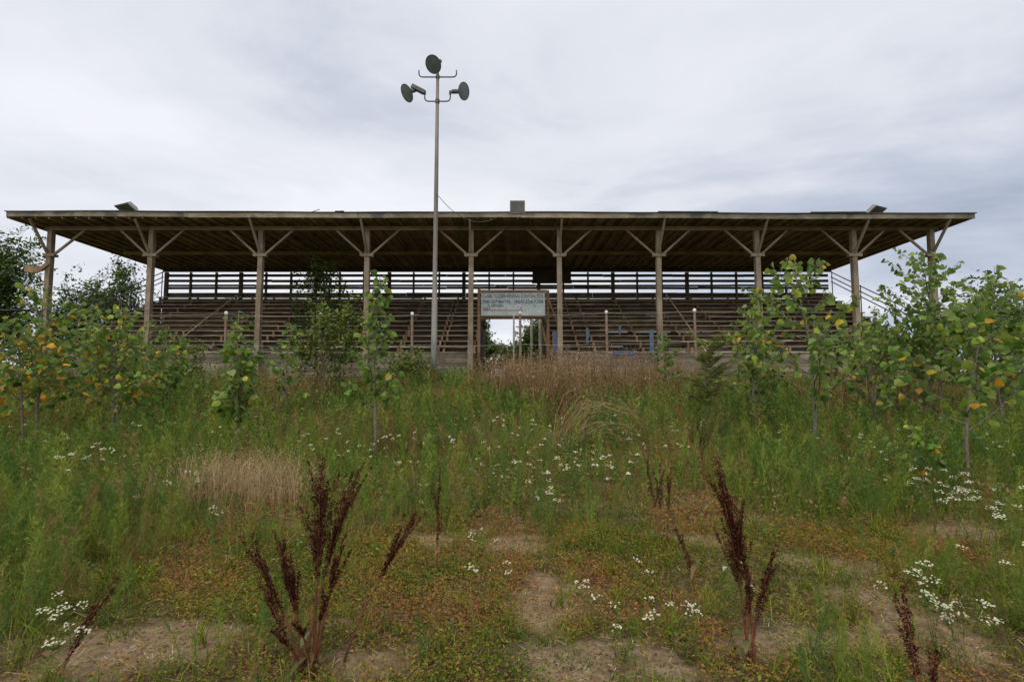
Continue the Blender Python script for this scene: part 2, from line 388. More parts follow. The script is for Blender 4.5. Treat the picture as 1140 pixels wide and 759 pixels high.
# an overcast dome is brightest overhead and round the veiled sun behind the photographer
z1 = N(nt, 'ShaderNodeMapRange', interpolation_type='SMOOTHSTEP'); z1.inputs[1].default_value = 0.58; z1.inputs[2].default_value = 0.95; z1.inputs[3].default_value = 1.0; z1.inputs[4].default_value = 2.0; nt.links.new(sp.outputs[2], z1.inputs[0])
y1 = N(nt, 'ShaderNodeMapRange', interpolation_type='SMOOTHSTEP'); y1.inputs[1].default_value = 0.35; y1.inputs[2].default_value = -0.7; y1.inputs[3].default_value = 1.0; y1.inputs[4].default_value = 1.9; nt.links.new(sp.outputs[1], y1.inputs[0])
zy = N(nt, 'ShaderNodeMath', operation='MAXIMUM'); nt.links.new(z1.outputs[0], zy.inputs[0]); nt.links.new(y1.outputs[0], zy.inputs[1])
br = N(nt, 'ShaderNodeVectorMath', operation='SCALE'); nt.links.new(mx.outputs[2], br.inputs[0]); nt.links.new(zy.outputs[0], br.inputs['Scale'])
wf = N(nt, 'ShaderNodeMath', operation='SUBTRACT', use_clamp=True); wf.inputs[1].default_value = 1.0; nt.links.new(zy.outputs[0], wf.inputs[0])
wm = nt.nodes.new('ShaderNodeMix'); wm.data_type = 'RGBA'; wm.blend_type = 'MULTIPLY'; nt.links.new(wf.outputs[0], wm.inputs[0]); nt.links.new(br.outputs[0], wm.inputs[6]); wm.inputs[7].default_value = (1.12, 1.02, 0.80, 1)
nt.links.new(wm.outputs[2], bg.inputs['Color']); nt.links.new(bg.outputs[0], out.inputs[0])

sl = bpy.data.lights.new('Sun', 'SUN'); sl.energy = 1.5; sl.angle = R(22); sl.color = (1, 0.93, 0.80)
so = bpy.data.objects.new('Sun', sl); C.objects.link(so)
sd = Vector((math.sin(SUN_AZ) * math.cos(SUN_EL), math.cos(SUN_AZ) * math.cos(SUN_EL), math.sin(SUN_EL)))
so.rotation_euler = sd.to_track_quat('Z', 'Y').to_euler(); so.location = (0, 0, 40)

cam = bpy.data.cameras.new('Camera'); cam.lens = 36 * F / 1140; cam.sensor_width = 36; cam.clip_end = 3000; cam.clip_start = 0.05
co = bpy.data.objects.new('Camera', cam); C.objects.link(co); co.location = (0, 0, EYE); co.rotation_euler = (R(90) + PITCH, 0, 0)
scene.camera = co
scene.view_settings.view_transform = 'Standard'; scene.view_settings.look = 'None'; scene.view_settings.exposure = 0.2; scene.view_settings.gamma = 1

# ------------------------------------------------------------------ ground
BARE = [(130, 726, .6, .26), (215, 705, .3, .18), (635, 742, .28, .45), (625, 665, .35, .55), (575, 605, .45, .35), (910, 628, .4, .3), (965, 665, .5, .32),
        (1000, 715, .5, .25), (880, 720, .4, .2), (1090, 592, .7, .3), (720, 735, .35, .25), (780, 600, .5, .25), (480, 600, .4, .3), (430, 735, .35, .2)]
BP = [(gpix(px, py), rx, ry) for px, py, rx, ry in BARE]
def bare(x, y):
    x = np.asarray(x, float); y = np.asarray(y, float); b = np.zeros_like(x)
    wx = x + 0.35 * (vnoise(x, y, 0.45, 21) - .5); wy = y + 0.35 * (vnoise(x, y, 0.45, 22) - .5)
    for p, rx, ry in BP:
        b = np.maximum(b, np.exp(-(((wx - p.x) / rx) ** 2 + ((wy - p.y) / ry) ** 2) * 1.1))
    return smooth(.22, .62, b + .35 * (vnoise(x, y, .17, 23) - .5) + .2 * (vnoise(x, y, .07, 24) - .5))

xs = np.concatenate([-np.geomspace(900, 14, 26), np.linspace(-13.5, 13.5, 271), np.geomspace(14, 900, 26)])
ys = np.concatenate([-np.geomspace(900, 3, 14), np.linspace(-2, 13, 186), np.linspace(13.3, 30, 57), np.geomspace(31, 1800, 26)])
GX, GY = np.meshgrid(xs, ys); GZ = gz(GX, GY)
nx, ny = len(xs), len(ys)
ii = (np.arange(ny - 1)[:, None] * nx + np.arange(nx - 1)[None]).ravel()
me = tri_mesh('ground', np.stack([GX, GY, GZ], -1).reshape(-1, 3), np.stack([ii, ii + 1, ii + nx + 1, ii + nx], -1), None, True)
a = me.attributes.new('bare', 'FLOAT', 'POINT'); a.data.foreach_set('value', bare(GX, GY).ravel().astype(np.float32))
tag(link('ground', me, M['soil']), kind='structure')

# ------------------------------------------------------------------ grandstand
YP = 23.5                                  # front post line
YF, YB = 22.3, 32.7                        # roof front and back
XL, XR = -22.9, 20.97
G0 = 1.0                                   # ground level at the stand
def wave(x): return .014 * math.sin(.32 * x + 1) + .009 * math.sin(.93 * x) - .0024 * x
def roof_z(y): return 8.80 - 0.20 * (y - YF) / (YB - YF)
gs = thing('grandstand', 'long weathered wooden grandstand with flat roof on braced posts above rows of plank benches', 'grandstand', (0, YP, G0))

POSTX = [-21.9, -17.1, -11.9, -6.86, -1.93, 2.24, 6.94, 11.6, 16.2, 19.9]
for i, X in enumerate(POSTX):
    m = MB(); s = 0.115; lean = rnd.uniform(-.04, .04)
    n = 6
    for k in range(n):                        # one slightly crooked, tapering timber
        pass
    zs = [G0 - .4, 3.0, 5.2, 7.2, 8.55]
    for k, z in enumerate(zs):
        ss = s * (1.06 - 0.12 * k / 4); ox = lean * (k / 4 - 1) + rnd.uniform(-.012, .012)
        m.v += [(X + ox - ss, YP - ss, z), (X + ox + ss, YP - ss, z), (X + ox + ss, YP + ss, z), (X + ox - ss, YP + ss, z)]
    for k in range(4):
        b = 4 * k
        for j in range(4): m.f.append((b + j, b + (j + 1) % 4, b + 4 + (j + 1) % 4, b + 4 + j))
    m.f.append((16, 17, 18, 19))
    post = m.build('post', M['post'], gs)
    q = MB().box(X - .32 if i else X - .2, X + .32 if i < 9 else X + .2, YP - .155, YP - .118, 7.29, 7.43)
    q.box(X - .26 if i else X - .16, X + .26 if i < 9 else X + .16, YP + .118, YP + .155, 7.30, 7.42)
    q.build('collar', M['post'], post)
    for sgn in (-1, 1):
        if (i == 0 and sgn < 0) or (i == 9 and sgn > 0): continue
        L = 1.5 if i else 1.6
        MB().bar((X + sgn * .10, YP - .02, 7.32), (X + sgn * L, YP - .02, 8.57), .075, .095).build('brace', M['post'], post)
    MB().bar((X + rnd.uniform(-.03, .03), YP - .13, 7.45), (X + rnd.uniform(-.03, .03), YF + .08, 8.78), .09, .095).build('brace', M['post'], post)

# roof: boards laid across rafters
m = MB(); x = XL
while x < XR:
    wd = min(rnd.uniform(.24, .31), XR - x)
    dz = rnd.uniform(0, .012)
    a0 = (x, YF + .05, roof_z(YF) + .11 + dz); n = len(m.v)
    z0, z1 = roof_z(YF) + .11 + dz, roof_z(YB) + .11 + dz
    m.v += [(x, YF + .05, z0), (x + wd - .008, YF + .05, z0), (x + wd - .008, YB, z1), (x, YB, z1),
            (x, YF + .05, z0 + .03), (x + wd - .008, YF + .05, z0 + .03), (x + wd - .008, YB, z1 + .03), (x, YB, z1 + .03)]
    m.f += [(n, n+3, n+2, n+1), (n+4, n+5, n+6, n+7), (n, n+1, n+5, n+4), (n+1, n+2, n+6, n+5), (n+2, n+3, n+7, n+6), (n+3, n, n+4, n+7)]
    x += wd
roof = m.build('roof', M['roof'], gs)
n_r = 73
for k in range(n_r):
    x = XL + .06 + (XR - XL - .12) * k / (n_r - 1)
    MB().bar((x, YF + .06, roof_z(YF) + .045), (x, YB - .02, roof_z(YB) + .045), .05, .13).build('rafter', M['roof'], roof)
# fascia boards of uneven length, one sagging joint
m = MB(); x = XL
while x < XR:
    L = min(rnd.uniform(3.4, 4.9), XR - x)
    if XR - x - L < 1: L = XR - x
    dz = rnd.uniform(-.018, .018)
    m.bar((x, YF + .022, 8.905 + dz + wave(x)), (x + L - .012, YF + .022, 8.905 + dz + wave(x + L)), .045, .22)
    x += L
for xs_ in (XL, XR):
    m.bar((xs_, YF + .05, 8.90), (xs_, YB, 8.70), .05, .20)
m.build('fascia', M['fascia'], roof)
m = MB(); n = len(m.v)
zt, zb = 9.025, roof_z(YB) + .165
NS = 60
for k in range(NS + 1):
    xx = XL - .06 + (XR - XL + .12) * k / NS; wv = wave(xx) + .012
    m.v += [(xx, YF - .05, zt + wv), (xx, YB + .1, zb + .02), (xx, YF - .05, zt + wv + .03), (xx, YB + .1, zb + .05)]
for k in range(NS):
    b = 4 * k
    m.f += [(b, b + 1, b + 5, b + 4), (b + 2, b + 6, b + 7, b + 3), (b, b + 4, b + 6, b + 2), (b + 1, b + 3, b + 7, b + 5)]
m.f += [(0, 2, 3, 1), (4 * NS, 4 * NS + 1, 4 * NS + 3, 4 * NS + 2)]
for x0, x1, h in ((6.6, 9.3, .05), (13.5, 16.0, .055), (-8, -7.6, .09)):       # curled roofing felt at the edge
    m.bar((x0, YF - .03, zt + .06 + wave(x0)), (x1, YF - .03, zt + .05 + wave(x1) + h * .2), .12, .02)
m.build('roofing', M['roof_top'], roof)
MB().bar((-9.1, YF - .02, 9.05), (-8.75, YF + .1, 9.22), .03, .025).build('roofing_scrap', M['roof_top'], roof)

# the long beams
m = MB(); x = XL + .75
while x < XR - .8:
    L = min(4.9, XR - .75 - x)
    m.box(x, x + L - .01, YP - .10, YP + .10, 8.55 + rnd.uniform(0, .012), 8.752)
    x += L
m.build('beam', M['beam'], gs)
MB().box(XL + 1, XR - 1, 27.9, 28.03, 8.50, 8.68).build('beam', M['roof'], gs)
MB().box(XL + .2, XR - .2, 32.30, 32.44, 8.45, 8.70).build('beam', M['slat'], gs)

# benches
NR = 13
def row_y(i): return 24.3 + .617 * i
def row_z(i): return 2.81 + .322 * i
SL, SR = -22.55, 20.6
def planks(m, x0, x1, y0, y1, z0, z1, gap=.012, jz=.01, miss=0.0):
    x = x0
    while x < x1 - .02:
        L = min(rnd.uniform(2.6, 5.2), x1 - x)
        if x1 - x - L < .8: L = x1 - x
        d = rnd.uniform(-jz, jz)
        if rnd.random() > miss:
            n = len(m.v)
            t = rnd.uniform(-jz, jz)
            m.v += [(x, y0, z0 + d), (x + L - gap, y0, z0 + d + t), (x + L - gap, y1, z0 + d + t), (x, y1, z0 + d), (x, y0, z1 + d), (x + L - gap, y0, z1 + d + t), (x + L - gap, y1, z1 + d + t), (x, y1, z1 + d)]
            m.f += [(n, n+3, n+2, n+1), (n+4, n+5, n+6, n+7), (n, n+1, n+5, n+4), (n+1, n+2, n+6, n+5), (n+2, n+3, n+7, n+6), (n+3, n, n+4, n+7)]
        x += L
for i in range(NR):
    y, z = row_y(i), row_z(i)
    secs = [(SL, SR)] if i >= 9 else [(SL, -1.72), (1.85, SR)]
    for a0, a1 in secs:
        m = MB(); planks(m, a0, a1, y - .15, y + .13, z - .045, z, jz=.018, miss=.05 if i < 9 else 0)
        b = m.build('bench', M['bench'], gs)
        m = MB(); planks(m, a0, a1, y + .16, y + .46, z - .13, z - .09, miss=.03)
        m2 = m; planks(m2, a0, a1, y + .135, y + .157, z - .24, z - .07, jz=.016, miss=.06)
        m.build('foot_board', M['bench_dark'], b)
# stringers with their seat blocks
SX = [-22.3, -19.9, -17.5, -15.1, -12.7, -10.3, -7.9, -5.5, -3.4, -1.85, 1.95, 4.1, 6.5, 8.9, 11.3, 13.7, 16.1, 18.4, 20.4]
for X in SX:
    m = MB()
    m.bar((X, 24.1, row_z(0) - .62), (X, 31.9, row_z(0) - .62 + .522 * 7.8), .06, .26)
    for i in range(NR):
        ox = rnd.uniform(-.04, .04)
        m.box(X - .055 + ox, X + .055 + ox, row_y(i) - .13, row_y(i) - .06, row_z(i) - .37, row_z(i) - .05)
        if i % 4 == 1: m.box(X - .05, X + .05, row_y(i) + .1, row_y(i) + .19, G0 - .1, row_z(i) - .5)
    m.build('stringer', M['support'], gs)

# lower front wall of horizontal planks
for a0, a1 in ((SL, -1.75), (1.9, SR)):
    m = MB()
    for k in range(8): planks(m, a0, a1, YP + .26, YP + .30, G0 + .0 + .215 * k, G0 + .205 + .215 * k, jz=.006, miss=0 if k < 7 else .15)
    m.build('front_wall', M['front'], gs)
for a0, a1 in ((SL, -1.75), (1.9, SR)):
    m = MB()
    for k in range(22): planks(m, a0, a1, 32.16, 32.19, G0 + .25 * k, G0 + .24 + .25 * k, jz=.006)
    m.build('rear_light_block', M['slat'], gs)  # added planking, keeps light from behind out of the gaps between benches
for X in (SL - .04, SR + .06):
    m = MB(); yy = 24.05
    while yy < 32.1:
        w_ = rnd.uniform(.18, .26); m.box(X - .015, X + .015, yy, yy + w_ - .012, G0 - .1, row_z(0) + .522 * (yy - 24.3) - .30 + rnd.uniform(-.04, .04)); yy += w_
    m.build('end_sky_block', M['slat'], gs)  # added boards at both ends, block the bright sky showing beneath the benches
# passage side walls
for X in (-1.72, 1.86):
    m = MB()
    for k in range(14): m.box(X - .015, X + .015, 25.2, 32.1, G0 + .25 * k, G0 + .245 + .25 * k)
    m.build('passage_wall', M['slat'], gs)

# rear railing: posts and slats against the sky
YS = 32.5
def zrow(py, Y=YS): return EYE + Y * math.tan(PITCH + math.atan((379.5 - py) / F))
sl_rows = [(308.2, 305.2), (314.3, 311.4), (319.0, 316.8), (322.0, 319.3), (331.5, 326.0)]
rr = None
for lo, hi in sl_rows:
    m = MB(); planks(m, XL + .3, XR - .3, YS - .02, YS + .02, zrow(lo), zrow(hi), jz=.012)
    if rr is None: rr = m.build('rear_railing', M['slat'], gs)
    else: m.build('slat', M['slat'], rr)
X = XL + .4; k = 0
while X < XR - .2:
    hw = .11 if k % 3 == 0 else .055
    MB().box(X - hw, X + hw, YS - .17, YS - .03, 6.2, 8.42).build('rear_post', M['slat'], rr)
    X += 1.62 + rnd.uniform(-.05, .05); k += 1

# end railings, aisle handrails
for X in (SL - .1, SR + .12):
    m = MB()
    for off in (1.55, 1.22, .92):
        m.tube([(X, 32.3, row_z(0) + .522 * 8.0 + off - .1), (X, 24.4, row_z(0) + off - .1)], .03, 6)
    for yy in (24.5, 27.0, 29.6, 32.2):
        zz = row_z(0) + .522 * (yy - 24.3)
        m.tube([(X, yy, zz - .4), (X, yy, zz + 1.5)], .028, 6)
    m.build('end_railing', M['darkrail'], gs)
for X, lo, hi in ((-17.1, 2.95, 6.73), (9.6, 2.9, 6.75)):
    m = MB(); m.tube([(X, 24.85, lo - .45), (X, 24.9, lo), (X, 25.0, lo + .08), (X, 31, hi), (X, 31.05, hi - .5)], .035, 8)
    m.build('handrail', M['rail'], gs)
# aisle steps with pale worn edges between the benches
for X in (-3.62, -5.6, 3.3):
    m = MB()
    for i in range(NR - 1):
        m.box(X - .05, X + .05, row_y(i) - .20, row_y(i) - .155, row_z(i) - .34, row_z(i) + .01)
    m.bar((X, row_y(0) - .12, row_z(0) - .24), (X, row_y(NR - 2) - .12, row_z(NR - 2) - .24), .04, .16)
    m.build('aisle_step', M['support'], gs)
m = MB()
for i in range(4): planks(m, -3.5, -2.0, row_y(i) - .22, row_y(i) - .17, row_z(i) - .05, row_z(i) + .012)
m.build('aisle_step', M['front'], gs)
# dark hanging panel under the roof
MB().box(1.29, 3.72, 31.30, 31.36, 7.52, 8.56).box(1.25, 3.76, 31.27, 31.297, 7.48, 7.56).build('hanging_panel', M['panel'], gs)
# gate frame around the passage
m = MB()
m.box(-1.70, -1.56, 24.60, 24.72, G0, 6.0); m.box(1.70, 1.84, 24.60, 24.72, G0, 5.9)
m.box(-1.56, 1.70, 24.62, 24.72, 5.80, 5.92)
m.box(-1.52, 1.66, 24.60, 24.70, 4.46, 4.575)
m.bar((1.72, 24.5, 5.6), (2.35, 24.3, 3.9), .05, .09)
m.bar((1.45, 24.9, 4.3), (1.95, 24.9, 2.3), .05, .12)
m.bar((2.02, 24.3, 3.8), (2.02, 24.3, 2.2), .12, .05)
m.build('gate_frame', M['gatewood'], gs)
# blue painted rail pieces by the right-hand benches
for (x0, x1, py0, py1, Y) in ((616, 621, 369, 393, 23.9), (652.5, 655, 365, 382, 24.0), (689, 691, 363, 372, 24.0), (723.5, 727.5, 367, 391, 23.2), (734, 737, 381, 392, 23.1)):
    p0 = at(x0, py1, Y); p1 = at(x1, py0, Y)
    MB().box(p0.x, p1.x, Y, Y + .06, p0.z, p1.z).build('blue_post', M['blue'], gs)
MB().box(4.75, 5.75, 23.72, 23.755, 2.68, 2.86).build('blue_board', M['blue'], gs)
m = MB(); m.tube([(6.7, 23.1, 3.3), (7.05, 23.05, 2.3)], .035, 6); m.build('brace', M['gatewood'], gs)
# a loose warped board sticking out from the first post
m = MB(); p = [at(53, 293, 23.3), at(46, 299, 23.3), at(38, 300.5, 23.25), at(28, 298.5, 23.2)]
for k in range(3): m.bar(p[k], p[k + 1] + (p[k + 1] - p[k]) * .02, .06, (.16, .26, .30)[k])
m.build('loose_board', M['support'], gs)
m = MB()
for py in (345,):
    m.tube([at(0, py, 23.3), at(52, py - 1, 23.3), at(165, py + .5, 23.3)], .016, 5)
m.build('wire', M['cable'], gs)

# ------------------------------------------------------------------ sign over the passage
sg = thing('sponsor_sign', 'faded pale grey painted sign board above the passage through the grandstand', 'sign', (0, 24.52, 4.6))
sx0, sx1, sz0, sz1 = -1.51, 1.62, 4.62, 5.74
m = MB(); m.box(sx0, 0.48, 24.50, 24.54, sz0, sz1); m.box(0.49, sx1, 24.495, 24.54, sz0, sz1 - .0)
m.build('board', M['sign'], sg)
m = MB()
for a_ in ((sx0 - .02, sx1 + .02, 24.49, 24.56, sz1 + .003, sz1 + .025), (sx0 - .02, sx0 - .003, 24.49, 24.56, sz0 - .04, sz1), (sx1 + .003, sx1 + .02, 24.49, 24.56, sz0 - .04, sz1)): m.box(*a_)
m.box(sx0, sx1, 24.48, 24.56, sz0 - .075, sz0 - .003)
m.build('frame', M['slat'], sg)
m = MB(); m.box(-1.45, .44, 24.488, 24.496, 4.86, 4.90); m.box(.43, .465, 24.485, 24.4985, 4.6, 5.05); m.build('red_stripe', M['red_ink'], sg)
def text(s, x, z, size, mat, parent, w=None):
    cu = bpy.data.curves.new('lettering', 'FONT'); cu.body = s; cu.size = size; cu.extrude = .002; cu.offset = .005; cu.resolution_u = 2
    o = bpy.data.objects.new('tmp', cu); C.objects.link(o)
    dg = bpy.context.evaluated_depsgraph_get(); dg.update()
    me = bpy.data.meshes.new_from_object(o.evaluated_get(dg)); bpy.data.objects.remove(o); bpy.data.curves.remove(cu)
    co_ = np.array([v.co[:] for v in me.vertices]); wd = co_[:, 0].max() - co_[:, 0].min()
    sc = (w / wd) if w else 1
    me.transform(Matrix.Translation((x, 24.487, z)) @ Matrix.Rotation(R(90), 4, 'X') @ Matrix.Diagonal((sc, 1, 1, 1)))
    me.materials.clear()
    return link('lettering', me, mat, parent)
text('CLARK TUCKER-GENERAL CONTRACTOR', -1.45, 5.50, .26, M['ink'], sg, 2.98)
text('FREE ESTIMATES', -1.45, 5.24, .22, M['ink'], sg, 1.35)
text('(804) 224-7388', .10, 5.22, .26, M['ink'], sg, 1.42)
text('& REPAIRS', -1.20, 5.05, .18, M['ink'], sg, .8)
text('CALL', -1.45, 4.92, .16, M['ink'], sg, .4)

# ------------------------------------------------------------------ floodlights on the roof edge
def flood(px, py, rz, tilt, size, label):
    c = at(px, py, 22.42)
    t = thing('floodlight', label, 'floodlight', (c.x, 22.42, 9.06), 'floodlights along the roof edge')
    w_, h_, d_ = size
    mr = Matrix.Rotation(rz, 4, 'Z') @ Matrix.Rotation(tilt, 4, 'X')
    m = MB()
    prof = [(-d_ * .5, 1.0), (-d_ * .36, 1.0), (d_ * .5, .55)]
    for yy, s in prof:
        m.v += [(-w_/2 * s, yy, -h_/2 * s), (w_/2 * s, yy, -h_/2 * s), (w_/2 * s, yy, h_/2 * s), (-w_/2 * s, yy, h_/2 * s)]
    for k in range(2):
        for j in range(4): a_ = 4*k + j; b_ = 4*k + (j+1) % 4; m.f.append((a_, a_ + 4, b_ + 4, b_))
    m.f.append((8, 9, 10, 11)); m.f.append((3, 2, 1, 0))
    def put(mm): 
        mm.v = [tuple(c + (mr @ Vector(p))) for p in mm.v]; return mm
    put(m).build('housing', M['flood'], t)
    g = MB().box(-w_*.44, w_*.44, -d_*.5 - .012, -d_*.5 - .003, -h_*.43, h_*.43); put(g).build('lens', M['flood_glass'], t)
    b = MB().bar((c.x - w_*.3, 22.43, 9.05), (c.x - w_*.3, 22.43, c.z), .03, .03).bar((c.x + w_*.3, 22.43, 9.05), (c.x + w_*.3, 22.43, c.z), .03, .03)
    b.bar((c.x - w_*.3, 22.43, 9.07), (c.x + w_*.3, 22.43, 9.07), .05, .03); b.build('bracket', M['lamp_metal'], t)
flood(143, 231, R(-24), R(58), (.98, .62, .30), 'square floodlight tilted down over the left end of the roof edge')
flood(576, 231.5, R(0), R(8), (.68, .58, .40), 'square floodlight facing straight out above the middle of the roof edge')
flood(974, 233.5, R(26), R(55), (.84, .54, .28), 'square floodlight tilted down over the right end of the roof edge')

# ------------------------------------------------------------------ tall light pole
pb = gnd(482.5, 19.0); top = at(485.2, 84, 19.0)
lp = thing('light_pole', 'tall grey light pole carrying round lamps in front of the grandstand', 'light pole', tuple(pb))
m = MB(); m.smooth = True
zb_ = pb.z - .3
m.tube([(pb.x, 19, zb_), (pb.x + .01, 19, 4.5), (pb.x + .005, 19, 4.52), (pb.x + .02, 19, 9), (pb.x + .03, 19, top.z)], [.118, .108, .092, .08, .06], 14)
m.build('pole', M['pole'], lp)
px0 = pb.x + .03
def crossarm(pyy, half, up):
    z = at(485, pyy, 19).z
    m = MB(); m.smooth = True
    pts = [(px0 - half, 19, z + up)]
    for k in range(5):
        t = k / 4 * math.pi / 2; pts.append((px0 - half + .14 * (1 - math.cos(t)), 19, z + .14 * (1 - math.sin(t))))
    pts += [(px0 + half - (p[0] - (px0 - half)), 19, p[2]) for p in reversed(pts)]
    m.tube(pts, .027, 8); m.build('crossarm', M['lamp_metal'], lp); return z
zu = crossarm(86, .74, .28); zl = crossarm(113, .50, .34)
m = MB(); m.tube([(px0, 19, zl - .08), (px0, 19, zl + .08)], .085, 12); m.tube([(px0, 19, zu - .06), (px0, 19, zu + .06)], .08, 12); m.build('clamp', M['lamp_metal'], lp)
def lamp(center, facing, rad, mount):
    c = Vector(center); f = Vector(facing).normalized()
    m = MB(); m.smooth = True
    m.lathe([(.03, -.34), (.075, -.33), (.085, -.20), (.12, -.15), (rad * .72, -.06), (rad * .97, .0), (rad, .012), (rad, .03), (rad * .95, .03)], c, f, 24)
    lm = m.build('lamp', M['lamp_metal'], lp)
    m = MB(); m.lathe([(.0001, .045), (rad * .5, .04), (rad * .955, .022)], c, f, 24); m.smooth = True; m.build('lens', M['lens'], lm)
    e = c - f * .34
    m = MB(); d = f.cross(Vector((0, 0, 1))).normalized()
    if mount is not None:
        mt = Vector(mount)
        m.tube([c - f * .2, e - f * .22], .085, 10); m.tube([e - f * .1, mt + Vector((0, 0, .03))], .04, 8); m.tube([mt - Vector((0, 0, .05)), mt + Vector((0, 0, .08))], .05, 8)
        m.build('ballast', M['lamp_metal'], lm)
lc = at(453.4, 103.8, 18.8); rc = at(516, 101.8, 18.8); tcx = at(482.6, 71.8, 18.85)
lamp(lc, (-.66, -.46, -.60), .345, (px0 - .5, 19, zl + .34))
m = MB(); m.bar((px0 - .52, 19, zl + .36), (px0 - 1.0, 18.9, zl + .56), .16, .15); m.bar((px0 - 1.0, 18.9, zl + .56), (px0 - .98, 18.86, zl + .30), .07, .07); m.build('ballast', M['lamp_metal'], lp)
lamp(rc, (.82, -.5, -.27), .33, (px0 + .5, 19, zl + .34))
lamp(tcx, (-.36, -.66, -.66), .345, (px0, 19, top.z))

# cable swinging from the pole to the roof edge
m = MB(); A = Vector((pb.x + .1, 19, at(487, 218, 19).z)); B = at(555, 241, 22.25)
mid = at(523, 245.5, 21)
pts = []
for k in range(15):
    t = k / 14; pts.append(A * (1 - t) ** 2 + (mid + (mid - (A + B) / 2)) * (2 * t * (1 - t)) + B * t ** 2)
m.tube(pts, .011, 5)
tag(m.build('power_cable', M['cable']), 'thin dark cable sagging from the light pole to the roof edge', 'cable')

# ------------------------------------------------------------------ catch fence in front of the stand
fc = thing('wire_fence', 'old wire fence of rusty pipe posts with white caps before the benches', 'fence', (0, 22, G0))
FX = []
for px, py in ((252, 347), (357, 349), (459, 348), (579, 347), (675, 346), (773, 344)):
    t_ = at(px, py, 22.0); FX.append(t_)
    po = MB().tube([(t_.x, 22, G0 - .3), (t_.x + .01, 22, 3), (t_.x, 22, t_.z - .1)], .058, 10).build('post', M['rustpost'], fc)
    cp = MB(); cp.smooth = True; cp.lathe([(.063, -.10), (.074, -.06), (.077, -.01), (.05, .045), (.0001, .06)], (t_.x, 22, t_.z - .03), (0, 0, 1), 12); cp.build('cap', M['cap'], po)
for dz in (-.12, -1.45):
    pts = [Vector((-19, 21.95, FX[0].z + dz - .1))]
    for k, p in enumerate(FX):
        pts.append(Vector((p.x, 21.93, p.z + dz)))
        if k < len(FX) - 1:
            q = FX[k + 1]; pts.append(Vector(((p.x + q.x) / 2, 21.93, (p.z + q.z) / 2 + dz - .05)))
    pts.append(Vector((12.0, 21.95, FX[-1].z + dz)))
    MB().tube(pts, .007, 5).build('wire', M['wire'], fc)

# posts seen through the passage
for px, w_, top_, lab in ((591.5, .085, 352, 'slim grey white post standing behind the passage under the sign'), (601.5, .11, 352, 'thicker grey white post beside the right edge of the passage')):
    p0 = at(px, 398, 29.0); p1 = at(px, top_, 29.0)
    m = MB(); m.tube([(p0.x, 29, G0 - .2), (p0.x + .02, 29, 3.2), (p0.x, 29, 5.25)], w_, 10)
    t_ = thing('passage_post', lab, 'post', (p0.x, 29, G0)); m.build('shaft', M['whitepost'], t_)
    MB().box(p0.x - w_ - .03, p0.x + w_ + .03, 29 - w_ - .03, 29 + w_ + .03, 5.25, 5.32).build('cap', M['whitepost'], t_)
p0 = at(572, 400, 23.0); m = MB(); m.tube([(p0.x, 23, G0 - .2), (p0.x, 23, 4.42)], .04, 8)
t_ = thing('passage_post', 'thin grey metal pole left of the white capped fence post at the passage', 'post', (p0.x, 23, G0)); m.build('shaft', M['wire'], t_)
MB().tube([(p0.x, 23, 4.42), (p0.x, 23, 4.50)], .055, 8).build('cap', M['cap'], t_)

# ------------------------------------------------------------------ plants: shapes
rg = np.random.default_rng(11)
LEAF_O = np.array([(0, 0), (.30, -.06), (.47, .16), (.46, .40), (.30, .66), (.12, .86), (0, 1.0), (-.12, .86), (-.30, .66), (-.46, .40), (-.47, .16), (-.30, -.06)], float)
LEAF_V = np.concatenate([np.stack([LEAF_O[:, 0], LEAF_O[:, 1], -np.abs(LEAF_O[:, 0]) * .28 - (LEAF_O[:, 1] ** 2) * .12], -1) + 0.0, [[0, .38, 0.0]]])
LEAF_F = np.array([(12, k, (k + 1) % 12) for k in range(12)])
SM_V = np.array([(0, 0, 0), (.26, .38, -.06), (0, 1, -.1), (-.26, .38, -.06)], float)
SM_F = np.array([(0, 1, 2), (0, 2, 3)])

def place_leaves(tb, P, D, size, tint, big=True, roll=.5, hang=False):
    """leaves at P growing along D; faces turned up with a random roll"""
    n = len(P)
    if n == 0: return
    V, Fc = (LEAF_V, LEAF_F) if big else (SM_V, SM_F)
    D = D / np.linalg.norm(D, axis=1, keepdims=True)
    up = np.tile([0., 0, 1], (n, 1)) + rg.normal(0, roll, (n, 3))
    if hang:
        a0 = rg.uniform(0, 2 * np.pi, n); up = np.stack([np.cos(a0), np.sin(a0) - .35, rg.uniform(-.1, .9, n)], -1)
    X = np.cross(D, up); X /= np.linalg.norm(X, axis=1, keepdims=True) + 1e-9
    Z = np.cross(X, D)
    pts = P[:, None] + size[:, None, None] * (V[None, :, :1] * X[:, None] + V[None, :, 1:2] * D[:, None] + V[None, :, 2:] * Z[:, None])
    k = len(V)
    tb.add(pts.reshape(-1, 3), (Fc[None] + (np.arange(n) * k)[:, None, None]).reshape(-1, 3), np.repeat(tint, k))

